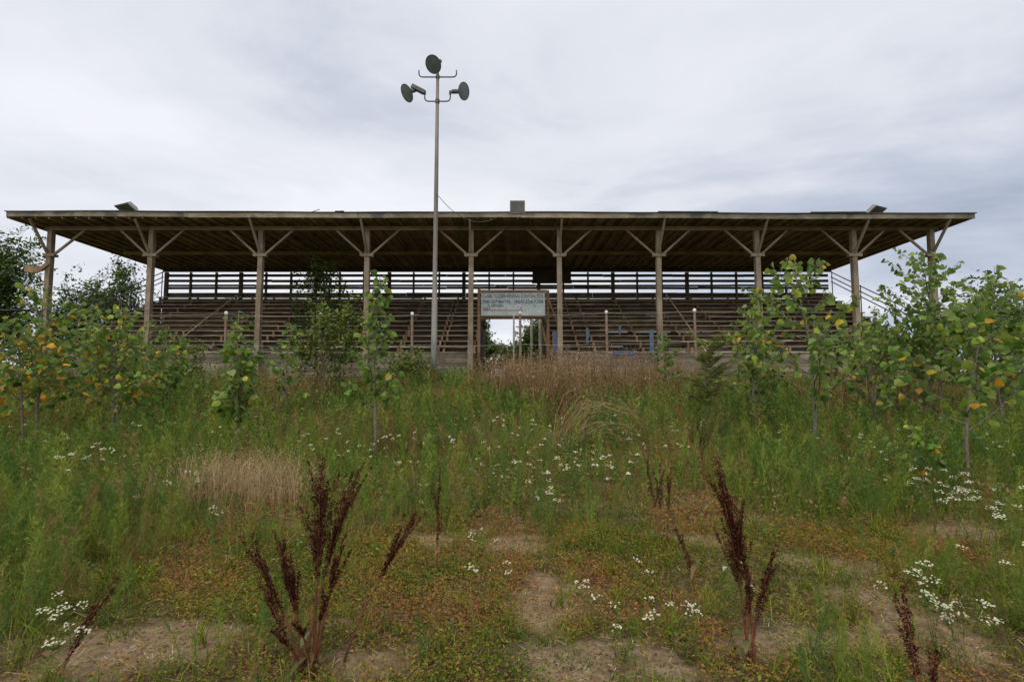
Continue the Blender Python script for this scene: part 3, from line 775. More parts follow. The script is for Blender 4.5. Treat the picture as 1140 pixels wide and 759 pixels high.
def sapling(name, label, base, H, spread, nbr, leaf, seed, clear=.25, yellow=.06, lean=(0, 0), dens=1.0, group='young trees growing in the field', cat='sapling', up=.75, stems=1):
    global rg
    rg = np.random.default_rng(seed); r = random.Random(seed)
    t = thing(name, label, cat, tuple(base), group)
    wood_ = MB(); wood_.smooth = True
    P, D, hh = [], [], []
    for st in range(stems):
        b = Vector(base) + (Vector((r.uniform(-.25, .25), r.uniform(-.25, .25), 0)) if st else Vector((0, 0, 0)))
        b.z = float(gz(b.x, b.y))
        Hs = H * (1 if st == 0 else r.uniform(.6, .9)); ln = Vector((lean[0] + (r.uniform(-.25, .25) if st else 0), lean[1], 0))
        n = 9; tr = []
        ph = r.uniform(0, 6)
        for k in range(n):
            u = k / (n - 1)
            tr.append(b + Vector((ln.x * u * u * Hs + .03 * Hs * math.sin(u * 5 + ph) * u, ln.y * u * u * Hs + .025 * Hs * math.cos(u * 6 + ph) * u, Hs * u - (.15 if k == 0 else 0))))
        r0 = .0085 * Hs + .006
        wood_.tube(tr, [r0 * (1 - .85 * k / (n - 1)) for k in range(n)], 7)
        def tp(u):
            f = u * (n - 1); i = min(int(f), n - 2); return tr[i].lerp(tr[i + 1], f - i)
        az = r.uniform(0, 6.28)
        for k in range(nbr):
            u = clear + (1 - clear) * .93 * (k + r.random() * .6) / nbr
            az += 2.4 + r.uniform(-.4, .4)
            L = spread * (1 - .72 * (u - clear) / (1 - clear)) * r.uniform(.6, 1.1)
            s0 = tp(u); dr = Vector((math.cos(az), math.sin(az), up * r.uniform(.5, 1.3))).normalized()
            pts = [s0]
            for q in range(1, 6):
                v = q / 5
                pts.append(s0 + dr * (L * v) + Vector((0, 0, .22 * L * v * v)) + Vector((r.uniform(-1, 1), r.uniform(-1, 1), r.uniform(-1, 1))) * .02 * L)
            rb = max(.004, r0 * .42 * (1 - .6 * u))
            wood_.tube(pts, [rb * (1 - .7 * q / 5) for q in range(6)], 5, cap=False)
            leaf_ = leaf; nl = max(5, int(L / (leaf * .20) * dens))
            for q in range(nl):
                v = .2 + .8 * (q + r.random()) / nl
                f = v * 5; i = min(int(f), 4); p = pts[i].lerp(pts[i + 1], f - i)
                a2 = r.uniform(0, 6.28)
                d = Vector((math.cos(a2), math.sin(a2), r.uniform(-.55, .45))) + dr * .5
                pet = d.normalized() * leaf * r.uniform(.3, .7)
                wood_.tube([p, p + pet], .0022, 3, cap=False)
                P.append(p + pet); d2 = d * .8 + Vector((0, 0, -.7)); D.append(d2); hh.append((p.z - b.z) / Hs)
        for q in range(int(16 * dens)):
            u = 1 - .3 * r.random() ** 1.3; p = tp(u); a2 = r.uniform(0, 6.28)
            d = Vector((math.cos(a2), math.sin(a2), r.uniform(-.2, .7)))
            P.append(p + d * leaf * .4); D.append(d + Vector((0, 0, -.4))); hh.append(u)
    wood_.build('trunk', M['bark'], t)
    P = np.array(P); D = np.array(D); hh = np.array(hh)
    size = leaf * .78 * rg.uniform(.4, 1.35, len(P))
    tint = rg.uniform(0, .74, len(P)); tint = np.clip(tint + .12 * (hh - .6), 0, .76)
    ye = rg.random(len(P)) < yellow * 1.3 * np.clip(1.15 - hh, .1, 1)
    tint[ye] = rg.uniform(.82, 1, ye.sum())
    tb = TB(); place_leaves(tb, P, D, size, tint, True, .45, True)
    tb.build('crown', M['leaf'], t)
    return t

def tree(name, label, base, H, crown, n, leaf, seed, mat='darkleaf', group='trees around the grandstand', clear=.25, lobes=9, trunk_r=.16, cat='tree', gap=.5, bark='treebark'):
    """crown = (rx, ry, rz) half sizes; foliage sits in uneven lobes on limbs"""
    global rg
    rg = np.random.default_rng(seed); r = random.Random(seed)
    t = thing(name, label, cat, tuple(base), group)
    b = Vector(base); cz = b.z + H - crown[2]
    wd = MB(); wd.smooth = True
    top_ = Vector((b.x + r.uniform(-.2, .2) * crown[0], b.y, cz + crown[2] * .5))
    tr = [b - Vector((0, 0, .3)), b.lerp(top_, .35) + Vector((r.uniform(-.1, .1), 0, 0)), b.lerp(top_, .7), top_]
    wd.tube(tr, [trunk_r, trunk_r * .75, trunk_r * .45, trunk_r * .15], 8)
    Ps = []
    for k in range(lobes):
        while True:
            u = Vector((r.uniform(-1, 1), r.uniform(-1, 1), r.uniform(-1, 1)))
            if .3 < u.length < 1: break
        c = Vector((b.x + u.x * crown[0] * .74, b.y + u.y * crown[1] * .74, cz + u.z * crown[2] * .76))
        s0 = tr[1].lerp(tr[3], r.uniform(0, .8))
        wd.tube([s0, s0.lerp(c, .5) + Vector((0, 0, .1)), c], [trunk_r * .3, trunk_r * .18, trunk_r * .05], 5, cap=False)
        lr = np.array(crown) * r.uniform(.26, .46)
        m_ = n // lobes
        # twigs in each lobe, leaves cluster about the twigs
        ntw = max(4, m_ // 14)
        tw = rg.normal(0, .55, (ntw, 3)) * lr + np.array(c)
        for q in range(0, ntw, 3): wd.tube([c, Vector(tw[q])], [trunk_r * .05, trunk_r * .015], 3, cap=False)
        pick = rg.integers(0, ntw, m_)
        Ps.append(tw[pick] + rg.normal(0, 1, (m_, 3)) * lr.mean() * .16)
    P = np.concatenate(Ps)
    wd.build('trunk', M[bark], t)
    D = rg.normal(0, 1, P.shape); D[:, 2] = D[:, 2] * .5 - .3
    tb = TB(); place_leaves(tb, P, D, leaf * rg.uniform(.6, 1.3, len(P)), rg.random(len(P)) ** 1.2, False, .7)
    tb.build('crown', M[mat], t)
    return t

# ---- trees behind and beside the stand
tree('tree', 'dark leafy tree rising at the left edge of the field beside the grandstand', (-27.6, 26, 1.0), 8.7, (3.4, 2.6, 4.2), 28000, .20, 101, lobes=16, trunk_r=.22)
tree('tree', 'open crowned tree behind the left end of the benches, its crown against the sky', (-28.6, 36, 1.0), 8.8, (2.9, 2.6, 3.8), 12000, .22, 102, lobes=15, trunk_r=.2)
tree('tree', 'small tree seen between the first two roof posts on the left', (-27.3, 31, 1.0), 6.5, (2.1, 2, 2.8), 7500, .2, 103, lobes=11)
tree('tree', 'low tree showing through the rear slats at the left end', (-22.0, 40, 1.0), 7.2, (3.4, 2.4, 2.4), 6000, .24, 104, lobes=12)
tree('tree', 'dark tree growing up through the benches under the roof', (-9.6, 25.4, 1.0), 6.7, (1.9, 1.2, 2.2), 3400, .16, 105, lobes=12, trunk_r=.1)
tree('tree', 'green tree filling the right side of the view through the passage', (2.1, 46, 1.0), 6.9, (2.6, 2.2, 3.2), 17000, .26, 106, lobes=12)
tree('tree', 'dark tree at the left side of the view through the passage', (-3.2, 44, 1.0), 6.2, (1.5, 2, 3.0), 8000, .24, 107, lobes=10)
tree('tree', 'low bushy tree in the middle of the view through the passage', (-.6, 52, 1.0), 4.4, (2.8, 2, 1.9), 6500, .24, 108, lobes=8)
tree('tree', 'dense dark tree behind the saplings at the right end of the stand', (26.5, 27, 1.0), 5.8, (4.6, 2.5, 2.9), 11000, .2, 109, lobes=16, trunk_r=.2)
tree('tree', 'dark low tree beyond the field at the right edge', (33, 30, 1.0), 5.4, (4, 3, 2.7), 8000, .22, 110, lobes=12)
tree('tree', 'small tree low in the gap under the left part of the sign', (-1.6, 42, 1.0), 3.6, (1.5, 1.5, 1.6), 4500, .2, 111, lobes=9, trunk_r=.08)
# ---- shrubs before the stand
tree('shrub', 'bushy light green shrub in front of the dark tree under the roof', tuple(gnd(362, 16.5)), 3.4, (1.5, 1.0, 1.6), 3900, .13, 121, 'shrubleaf', 'shrubs before the grandstand', lobes=14, trunk_r=.05, cat='shrub', bark='bark')
tree('shrub', 'low dark green shrub left of the light pole foot', tuple(gnd(452, 18.0)), 1.8, (1.2, .9, .9), 2200, .12, 122, 'shrubleaf', 'shrubs before the grandstand', lobes=8, trunk_r=.04, cat='shrub', bark='bark')
tree('shrub', 'brownish green shrub under the left handrail before the benches', tuple(gnd(205, 18.5)), 2.1, (1.4, .9, 1.0), 2600, .11, 123, 'shrubleaf', 'shrubs before the grandstand', lobes=9, trunk_r=.04, cat='shrub', bark='bark')
tree('shrub', 'dense green shrub between the two large saplings on the right', tuple(gnd(985, 16.0)), 2.7, (1.9, 1.0, 1.2), 2600, .14, 124, 'shrubleaf', 'shrubs before the grandstand', lobes=12, trunk_r=.05, cat='shrub', bark='bark')
tree('shrub', 'dark green shrub behind the yellowing saplings at the left edge', tuple(gnd(15, 16.0)), 2.4, (1.8, 1.0, 1.1), 2600, .14, 125, 'shrubleaf', 'shrubs before the grandstand', lobes=12, trunk_r=.05, cat='shrub', bark='bark')
tree('shrub', 'leafy shrub below the broken left handrail and first benches', tuple(gnd(120, 17.0)), 2.3, (1.8, 1.0, 1.0), 2200, .14, 126, 'shrubleaf', 'shrubs before the grandstand', lobes=12, trunk_r=.05, cat='shrub', bark='bark')

# ---- saplings
sapling('sapling', 'tall sapling with wide open crown and forked grey trunk right of the stand middle', gnd(908, 8.8), 3.72, 1.8, 22, .145, 201, clear=.27, yellow=.12, up=.55, dens=.85, lean=(-.02, 0))
sapling('sapling', 'large near sapling with dark slender trunk at the right edge', gnd(1080, 7.0), 2.75, 1.35, 19, .135, 202, clear=.30, yellow=.15, dens=.85, lean=(.10, 0), up=.5)
sapling('sapling', 'bushy tall sapling with rounded top covering the last roof post on the right', gnd(1048, 13.0), 4.35, 2.1, 30, .15, 203, clear=.25, yellow=.02, dens=.95, up=.8, stems=2)
sapling('sapling', 'leafy sapling at the right edge between the large near sapling and the tree beyond', gnd(1118, 11.5), 3.9, 1.35, 20, .16, 204, clear=.22, yellow=.05, up=.8, stems=2)
sapling('sapling', 'slim sapling with a narrow column of leaves before the fourth roof post', gnd(418, 9.6), 3.5, .62, 20, .15, 205, clear=.25, yellow=.05, lean=(-.02, 0), up=1.1, dens=1.5)
sapling('sapling', 'bright green twin stemmed sapling behind the tan dry grass', gnd(262, 9.0), 2.75, .5, 15, .15, 206, clear=.28, yellow=.06, up=1.5, dens=.9, stems=3)
sapling('sapling', 'leafy sapling with orange and yellow lower leaves at the left edge', gnd(40, 10.0), 3.3, 1.15, 18, .145, 207, clear=.2, yellow=.48, dens=.85, up=.8, lean=(-.05, 0), stems=2)
sapling('sapling', 'spreading yellow flecked sapling right of the leftmost roof post', gnd(125, 11.0), 2.95, 1.6, 20, .135, 208, clear=.2, yellow=.32, dens=.8, up=.7, stems=2)
sapling('sapling', 'shorter yellow spotted sapling left of the wide crowned one', gnd(842, 11.5), 3.35, 1.1, 17, .135, 209, clear=.22, yellow=.13, up=.9, dens=.85, stems=2)
sapling('sapling', 'small round leaved sapling between the bushy shrub and the twin stemmed sapling', gnd(318, 12.5), 2.6, .7, 12, .16, 210, clear=.2, yellow=.04, up=.9)
sapling('sapling', 'low sapling with yellow leaves among white flowers at the right edge', gnd(1030, 6.4), 1.0, .5, 9, .11, 211, clear=.3, yellow=.35, up=.6)

sapling('sapling', 'leafy sapling standing behind the orange leaved one beside the leftmost roof post', gnd(78, 13.0), 3.2, 1.3, 15, .15, 212, clear=.3, yellow=.05, up=.8, dens=.7, stems=1)
sapling('sapling', 'low spreading sapling before the second roof post on the left', gnd(180, 13.5), 2.5, 1.2, 14, .14, 213, clear=.25, yellow=.04, up=.8, dens=.7, stems=2)
sapling('sapling', 'leafy sapling filling the gap right of the tall forked trunk sapling', gnd(975, 11.0), 2.8, 1.2, 15, .14, 214, clear=.25, yellow=.08, up=.7, dens=.7, stems=2)
sapling('sapling', 'thin sapling with pale green leaves left of the fern leaved shrub before the benches', gnd(742, 15.5), 2.2, .8, 12, .13, 215, clear=.2, yellow=.03, up=.8)

# ---- ferny shrub (compound leaves)
def ferny(label, base, H, seed):
    global rg
    rg = np.random.default_rng(seed); r = random.Random(seed)
    t = thing('feathery_shrub', label, 'shrub', tuple(base)); b = Vector(base)
    wd = MB(); wd.smooth = True
    wd.tube([b - Vector((0, 0, .2)), b + Vector((.03, 0, H * .4)), b + Vector((-.02, .02, H * .8))], [.028, .02, .008], 7)
    tb = TB()
    for k in range(64):
        u = r.uniform(.3, .85); s0 = b + Vector((.02, 0, H * u)); az = r.uniform(0, 6.28)
        L = H * r.uniform(.26, .5) * (1.25 - u * .6); el = r.uniform(.1, .9)
        pts = []
        for q in range(9):
            v = q / 8; pts.append(s0 + Vector((math.cos(az), math.sin(az), 0)) * L * v * math.cos(el) + Vector((0, 0, L * (v * math.sin(el) + .15 * v - .35 * v * v))))
        wd.tube(pts, [.005 * (1 - .8 * q / 8) for q in range(9)], 4, cap=False)
        nl = 34
        for q in range(nl):
            v = .12 + .88 * q / nl; f = v * 8; i = min(int(f), 7); p = pts[i].lerp(pts[i + 1], f - i); ax = (pts[i + 1] - pts[i]).normalized()
            side = ax.cross(Vector((0, 0, 1))).normalized() * (1 if q % 2 else -1)
            l = .15 * math.sin(math.pi * min(1, v * .9 + .12)) * r.uniform(.8, 1.2); d = (side + ax * .5 + Vector((0, 0, r.uniform(-.2, .1)))).normalized()
            e = p + d * l; w_ = ax * .019
            tb.add([p - w_ * .4, p.lerp(e, .5) + w_, e, p.lerp(e, .5) - w_], [(0, 1, 2), (0, 2, 3)], r.uniform(.35, 1))
    wd.build('stem', M['bark'], t); tb.build('fronds', M['shrubleaf'], t)
ferny('fern leaved green shrub on a thin dark stem right of the brown grass', gnd(788, 10.5), 2.45, 301)

# ---- dock plants
def dock(label, base, stalks, leaves=6, seed=1, thick=1.0):
    """stalks: (top point, fraction where the seed head starts, side branches)"""
    global rg
    rg = np.random.default_rng(seed); r = random.Random(seed)
    t = thing('dock_plant', label, 'dock plant', tuple(base), 'dried dock plants in the foreground')
    b0 = Vector(base)
    for (top_, frac, nb, wid) in stalks:
        tp = Vector(top_); b = b0 + Vector((r.uniform(-.04, .04), r.uniform(-.03, .03), -.04))
        H = (tp - b).length
        bow = Vector((tp.x - b.x, tp.y - b.y, 0)) * -.22 + Vector((r.uniform(-.03, .03), r.uniform(-.02, .02), 0))
        def ax(u): return b.lerp(tp, u) + bow * (u * (1 - u) * 2)
        m = MB(); m.smooth = True
        m.tube([ax(k / 10) for k in range(11)], [.0075 * thick * (1 - .75 * k / 10) for k in range(11)], 6)
        segs = [(ax, frac, 1.0, wid, H)]
        for k in range(int(nb * 2.1)):
            u0 = frac + (.80 - frac) * (k + r.random() * .5) / max(int(nb * 2.1), 1) - .02
            s0 = ax(u0); L = H * r.uniform(.10, .27) * (1.2 - .6 * (u0 - frac) / (1 - frac)); az = r.uniform(0, 6.28)
            dr = ((ax(min(1, u0 + .1)) - s0).normalized() + Vector((math.cos(az), math.sin(az), 0)) * r.uniform(.15, .42)).normalized()
            end = s0 + dr * L + Vector((0, 0, L * .12))
            m.tube([s0, s0.lerp(end, .5), end], [.003, .0025, .001], 4, cap=False)
            segs.append(((lambda s0=s0, end=end: (lambda u: s0.lerp(end, u)))(), .12, 1.0, wid * .72, L))
        st = m.build('stem', M['dockstem'], t)
        tb = TB()
        for fn, f0, f1, wd_, L in segs:
            nwh = max(4, int(L * (f1 - f0) / .011))
            for q in range(nwh):
                v = q / nwh
                if r.random() < .10 + .25 * (math.sin(v * 23 + L * 51) > .75): continue
                u = f0 + (f1 - f0) * v; p = fn(u); rad = .0140 * wd_ * (1 - .6 * v ** 2) * (.8 + .35 * math.sin(v * 17 + L * 90)) * r.uniform(.7, 1.25)
                ns = r.randint(9, 14)
                az = rg.uniform(0, 6.28, ns); el = rg.uniform(-.6, .9, ns)
                d = np.stack([np.cos(az) * np.cos(el), np.sin(az) * np.cos(el), np.sin(el)], -1)
                P = np.array(p)[None] + d * rad * rg.uniform(.5, 1.1, (ns, 1)) + rg.normal(0, .002, (ns, 3))
                place_leaves(tb, P - d * .003, d + np.array([0, 0, -.3]), .0115 * rg.uniform(.7, 1.3, ns), np.clip(rg.normal(.45, .25, ns), 0, 1), False, 1.0)
        tb.build('seed_head', M['dockseed'], t)
    if leaves:
        for k in range(leaves):
            tb = TB()
            az = r.uniform(0, 6.28); L = r.uniform(.06, .15); d = Vector((math.cos(az), math.sin(az), 0)); s0 = b0 + d * .02 + Vector((0, 0, r.uniform(.02, .25)))
            w_ = Vector((-d.y, d.x, 0)); tint = r.random(); V = []
            for q in range(6):
                v = q / 5; c = s0 + d * L * v + Vector((0, 0, L * (.55 * v - .9 * v * v))); hw = .018 * math.sin(math.pi * (.1 + .9 * v)) + .002
                V += [c - w_ * hw + Vector((0, 0, r.uniform(0, .012))), c + w_ * hw + Vector((0, 0, r.uniform(0, .012)))]
            tb.add(np.array(V), [f for q in range(5) for f in ((2*q, 2*q+1, 2*q+3), (2*q, 2*q+3, 2*q+2))], tint)
            tb.build('leaf', M['dockleaf'], t)

bA = gnd(345, 2.85)
dock('largest dried dark red dock plant, several stalks fanning out left of centre', bA,
     [(at(266, 594, 2.95), .50, 5, .95), (at(304, 588, 2.8), .48, 5, 1.0), (at(361, 507, 2.9), .46, 10, 1.5), (at(407, 512, 3.0), .48, 7, 1.1), (at(322, 616, 2.7), .55, 4, .8), (at(285, 640, 2.8), .5, 4, .8), (at(384, 600, 2.75), .62, 3, .7), (at(300, 700, 2.6), .6, 2, .7), (at(362, 660, 2.65), .7, 2, .7), (at(330, 690, 2.6), .75, 1, .6)], 5, 1, 1.15)
dock('leaning dock stalk with a single red brown head just right of the largest dock plant', gnd(372, 2.95), [(at(475, 568, 3.1), .58, 5, 1.05)], 3, 2)
dock('thin solitary upright dock stalk standing alone left of the bare soil', gnd(489, 4.35), [(at(490, 515, 4.4), .32, 3, .95)], 2, 3)
dock('dock plant of three slim dark spikes left of the big right-hand dock plant', gnd(737, 4.9), [(at(717, 506, 4.9), .45, 2, 1.1), (at(735, 514, 5.0), .48, 2, 1.0), (at(747, 519, 4.9), .48, 2, .95)], 3, 4)
dock('small drooping dock stalk in the mid field above the three spiked one', gnd(784, 6.8), [(at(777, 470, 6.8), .5, 1, 1.3)], 1, 5)
dock('large dried dock plant with one thick dark head and a side stalk on the right', gnd(832, 2.95),
     [(at(799, 507, 3.05), .40, 12, 1.35), (at(818, 560, 3.0), .5, 5, 1.0), (at(866, 604, 2.95), .42, 3, 1.05), (at(836, 628, 2.9), .55, 3, .9)], 7, 6, 1.15)
dock('tilted dock stalk between the three spiked and the thick headed dock plants', gnd(776, 3.9), [(at(748, 578, 3.9), .3, 2, .95)], 2, 7)
dock('dock plant cut by the lower right edge, its spike leaning left', gnd(1045, 2.4), [(at(1003, 640, 2.55), .42, 4, 1.0), (at(1046, 722, 2.45), .5, 2, .9)], 2, 8)
dock('dock stalk leaning far to the right over bare soil in the lower left corner', gnd(55, 2.62), [(at(135, 640, 2.95), .35, 4, 1.0)], 2, 9)

# ---- white flowered weeds
def flower_plant(base, H, nst, headn, seed, label, group, spread=.14, disc=.012):
    r = random.Random(seed)
    t = thing('white_wildflower', label, 'wildflower', tuple(base), group); b = Vector(base)
    sb = TB()
    for k in range(nst):
        az = r.uniform(0, 6.28); rr_ = spread * math.sqrt(r.random())
        tp = b + Vector((math.cos(az) * rr_, math.sin(az) * rr_, H * r.uniform(.75, 1.05)))
        s0 = b + Vector((r.uniform(-.03, .03), r.uniform(-.03, .03), -.02))
        def strip(p, q, w_, tint):
            d = (q - p); n_ = Vector((r.uniform(-1, 1), r.uniform(-1, 1), 0)).normalized(); s = d.cross(n_).normalized() * w_
            s2 = d.cross(s).normalized() * w_
            sb.add([p + s, p - s * .5 + s2, p - s * .5 - s2, q], [(0, 1, 3), (1, 2, 3), (2, 0, 3)], tint)
        mid_ = s0.lerp(tp, .6) + Vector((r.uniform(-.02, .02), r.uniform(-.02, .02), 0))
        tt = r.random() * .6
        strip(s0, mid_ + (mid_ - s0) * .3, .0028, tt); strip(mid_, tp, .002, tt)
        for q in range(12):
            u = r.uniform(.1, .85); p = s0.lerp(tp, u); a2 = r.uniform(0, 6.28); L = r.uniform(.03, .07) * (1.2 - u * .6)
            d = Vector((math.cos(a2), math.sin(a2), r.uniform(.1, .6))).normalized(); s = d.cross(Vector((0, 0, 1))).normalized() * .005
            sb.add([p, p + d * L * .5 + s, p + d * L, p + d * L * .5 - s], [(0, 1, 2), (0, 2, 3)], r.random())
        hb = TB(); nh = max(3, int(headn * 1.5 * r.uniform(.3, 1.25)))
        hr = .0092 * math.sqrt(nh) + .004
        for q in range(nh):
            a2 = r.uniform(0, 6.28); rad = hr * math.sqrt(r.random())
            c = tp + Vector((math.cos(a2) * rad, math.sin(a2) * rad, r.uniform(-.014, .014) - rad * .2))
            strip(tp - Vector((0, 0, .05)), c, .0012, tt)
            nrm = Vector((r.gauss(0, .5), r.gauss(0, .5) - .3, 1)).normalized(); u_ = nrm.cross(Vector((1, 0, 0))).normalized(); v_ = nrm.cross(u_)
            ds = disc * r.uniform(.7, 1.2); pts = [c + nrm * .003]; 
            npet = 10
            for j in range(npet):
                a3 = 6.283 * j / npet; pts.append(c + (u_ * math.cos(a3) + v_ * math.sin(a3)) * ds * (1 if j % 2 else .72))
            hb.add(pts, [(0, 1 + j, 1 + (j + 1) % npet) for j in range(npet)], r.random() * .5)
            cs = [c + nrm * .005 + (u_ * math.cos(6.283 * j / 5) + v_ * math.sin(6.283 * j / 5)) * ds * .30 for j in range(5)]
            hb.add(cs, [(0, 1, 2), (0, 2, 3), (0, 3, 4)], 1.0)
        hb.build('flower_head', M['petal'], t)
    sb.build('stem', M['weedstem'], t)

near_fl = [
 (48, 722, 2.75, .30, 5, 14, 'white flower clump in the lower left corner by the leaning dock stalk'),
 (75, 690, 3.1, .32, 3, 9, 'small white flower cluster just above the lower left corner clump'),
 (545, 640, 3.6, .35, 5, 7, 'loose white wildflower left of the bare soil in the middle'),
 (535, 612, 4.3, .35, 4, 7, 'white wildflower growing above the loose one in the middle'),
 (612, 560, 5.2, .5, 5, 8, 'tallish white wildflower group over the bare soil in the centre'),
 (690, 690, 3.0, .32, 6, 7, 'white wildflower in the centre foreground nearest the bare path'),
 (668, 655, 3.4, .3, 4, 6, 'small white wildflower just behind the centre foreground one'),
 (770, 690, 3.0, .34, 5, 7, 'white wildflower at the left foot of the thick headed dock plant'),
 (815, 640, 3.2, .5, 3, 8, 'white wildflower in front of the thick headed dock stalk'),
 (712, 640, 3.7, .34, 3, 5, 'sparse white wildflower left of the tilted dock stalk'),
 (1045, 668, 3.1, .46, 9, 15, 'dense white flower clump behind the lower right dock spike'),
 (1075, 690, 2.9, .35, 5, 14, 'white flower clump right of the lower right dock spike'),
 (1110, 585, 3.9, .78, 12, 14, 'broad tall white flower mass at the right edge'),
 (1128, 625, 3.3, .64, 8, 13, 'near white flower stand cut by the right edge of the view'),
 (1040, 530, 5.4, .62, 6, 13, 'flat topped white flowers below the large near sapling'),
 (1065, 545, 5.2, .55, 4, 13, 'white flowers right beside the flat topped ones below the near sapling'),
 (1088, 560, 4.6, .74, 9, 12, 'tall white flowers just behind the broad flower mass at the right edge'),
 (205, 545, 5.6, .55, 6, 8, 'white wildflower just below the tan dry grass on its left'),
 (235, 575, 5.0, .4, 4, 8, 'low white wildflower below the tan dry grass nearer the viewer'),
]
for i, (px, py, Y, H, nst, hn, lab) in enumerate(near_fl):
    p = gnd(px, Y); big = 13 <= hn
    flower_plant(p, H, nst, hn, 400 + i, lab, 'white wildflowers in the near field', spread=.07 + .022 * nst * (1.3 if big else 1), disc=.0072)
rr2 = random.Random(55)
far_px = [(60, 7.5), (110, 8.2), (95, 6.8), (140, 9), (275, 10.5), (300, 9.5), (370, 9), (395, 8.2), (440, 9.3), (415, 7.6), (470, 8.4), (505, 7.4), (545, 6.4), (560, 9.5), (585, 8.6), (640, 6.2), (655, 7.4), (672, 6.8), (610, 7.8), (700, 8.8), (620, 10.5),
          (740, 9.5), (868, 8.2), (880, 7.6), (940, 7.4), (960, 8.4), (985, 7.2), (520, 10.8), (180, 10.8), (1100, 8.4), (1120, 7.3), (690, 5.6), (25, 9.2), (560, 5.4), (590, 6.1), (605, 5.2), (630, 5.6), (650, 6.6), (665, 5.9), (720, 6.9), (455, 6.6), (430, 8.4), (350, 7.6), (330, 8.8), (915, 8.8), (1010, 8), (240, 8.5), (545, 8.2), (600, 9.2), (680, 9.9), (130, 6.4), (75, 6.2), (760, 8.1)]
for i, (px, Y) in enumerate(far_px):
    flower_plant(gnd(px + rr2.uniform(-6, 6), Y), rr2.uniform(.55, .78), rr2.randint(3, 5), 7, 500 + i, 'small white wildflower among the green weeds of the mid field', 'white wildflowers in the mid field', spread=.2, disc=.0098)

# ------------------------------------------------------------------ ground vegetation as mass
rg = np.random.default_rng(77)
def scatter(n, y0, y1, margin=1.12):
    """random ground points over the wedge of field in view, even per square metre"""
    y = np.sqrt(rg.uniform(y0 * y0, y1 * y1, n)); x = rg.uniform(-1, 1, n) * (y * 1.03 * margin + 1.3 + .12 * y)
    return x, y

PATCH = lambda L: [(gpix(px, py), rx, ry, s) for px, py, rx, ry, s in L]
def field(x, y, pats):
    f = np.zeros_like(x)
    wx = x + .5 * (vnoise(x, y, .8, 31) - .5); wy = y + .6 * (vnoise(x, y, .8, 32) - .5)
    for p, rx, ry, s in pats: f = np.maximum(f, s * np.exp(-(((wx - p.x) / rx) ** 2 + ((wy - p.y) / ry) ** 2)))
    return f
# where the feathery weeds stand thick / where only low brown herbs grow
LUSH = PATCH([(10, 750, .45, .35, 1), (30, 690, .8, .55, 1), (110, 650, .7, .6, 1), (190, 610, .5, .6, .9), (20, 610, 1.2, 1.0, 1), (60, 640, 1.1, 1.0, 1), (140, 590, .8, .9, 1), (20, 560, 1.5, 1.5, .9), (255, 590, .45, .4, .9), (595, 640, .10, .35, 1), (590, 590, .25, .4, .9), (560, 560, .6, .9, .8), (460, 565, .8, 1.2, .75),
              (900, 560, 1.1, 1.5, 1), (1000, 560, 1.0, 1.1, .9), (1110, 600, .6, .8, 1), (1120, 680, .5, .5, .9), (830, 700, .22, .25, .9), (700, 560, .6, .9, .6), (380, 560, .5, .5, .7), (350, 540, .5, .8, .6), (285, 690, .12, .12, .9), (225, 735, .1, .1, .9)])
LOW = PATCH([(430, 640, .9, 1.0, 1), (500, 690, .7, .7, 1), (250, 660, .7, .8, .9), (300, 570, .8, .7, .9), (700, 620, .8, .9, .9), (930, 600, .9, .7, 1), (790, 590, .7, .8, .8), (640, 700, .7, .7, .9), (960, 690, .9, .6, .9), (850, 740, .6, .4, .8), (560, 740, .8, .4, .9), (180, 650, .4, .5, .8)])
OPEN = PATCH([(620, 690, .75, .8, 1), (640, 745, .8, .4, 1), (930, 680, .8, .5, 1), (1000, 735, .6, .3, 1), (840, 640, .5, .4, .8), (450, 720, .5, .3, .7), (160, 715, .6, .35, 1), (1090, 600, .6, .4, .8)])
def lush(x, y):
    far = smooth(5.6, 8.0, y)
    base = .13 + .6 * smooth(.48, .78, vnoise(x, y, .8, 41))
    return np.clip(np.maximum(field(x, y, LUSH), base * (1 - far) + far * (.28 + .9 * (vnoise(x, y, 2.2, 43) - .15))) - .9 * bare(x, y) - .6 * field(x, y, LOW) * (1 - .75 * far), 0, 1)

def blades(name, x, y, h, w, lean, tint, mat, droop=.5, seg=2, head=None, label=None, tz=None):
    n = len(x); az = rg.uniform(0, 2 * np.pi, n)
    d = np.stack([np.cos(az), np.sin(az), np.zeros(n)], -1)
    # blade faces turned at random about the vertical
    fz = rg.uniform(0, np.pi, n); s = np.stack([np.cos(fz), np.sin(fz), np.zeros(n)], -1)
    b = np.stack([x, y, (gz(x, y) if tz is None else tz) - .01], -1)
    up = np.array([0, 0, 1.0])
    def pt(u): return b + up * (h * (u - droop * .35 * lean * u * u))[:, None] + d * (h * lean * u * u)[:, None]
    cols = []
    us = [0, .5, 1] if seg == 2 else [0, .35, .7, 1]
    for i, u in enumerate(us[:-1]):
        c = pt(u); ww = (w * (1 - .35 * u) * .5)[:, None]; cols += [c - s * ww, c + s * ww]
    cols.append(pt(1.0)); k = len(cols)
    V = np.stack(cols, 1).reshape(-1, 3); base = (np.arange(n) * k)[:, None, None]
    f = []
    for i in range(len(us) - 2): f += [(2*i, 2*i+1, 2*i+3), (2*i, 2*i+3, 2*i+2)]
    f.append((k - 3, k - 2, k - 1))
    tb = TB(); tb.add(V, (np.array(f)[None] + base).reshape(-1, 3), np.repeat(tint, k))
    return tb, pt(1.0), d

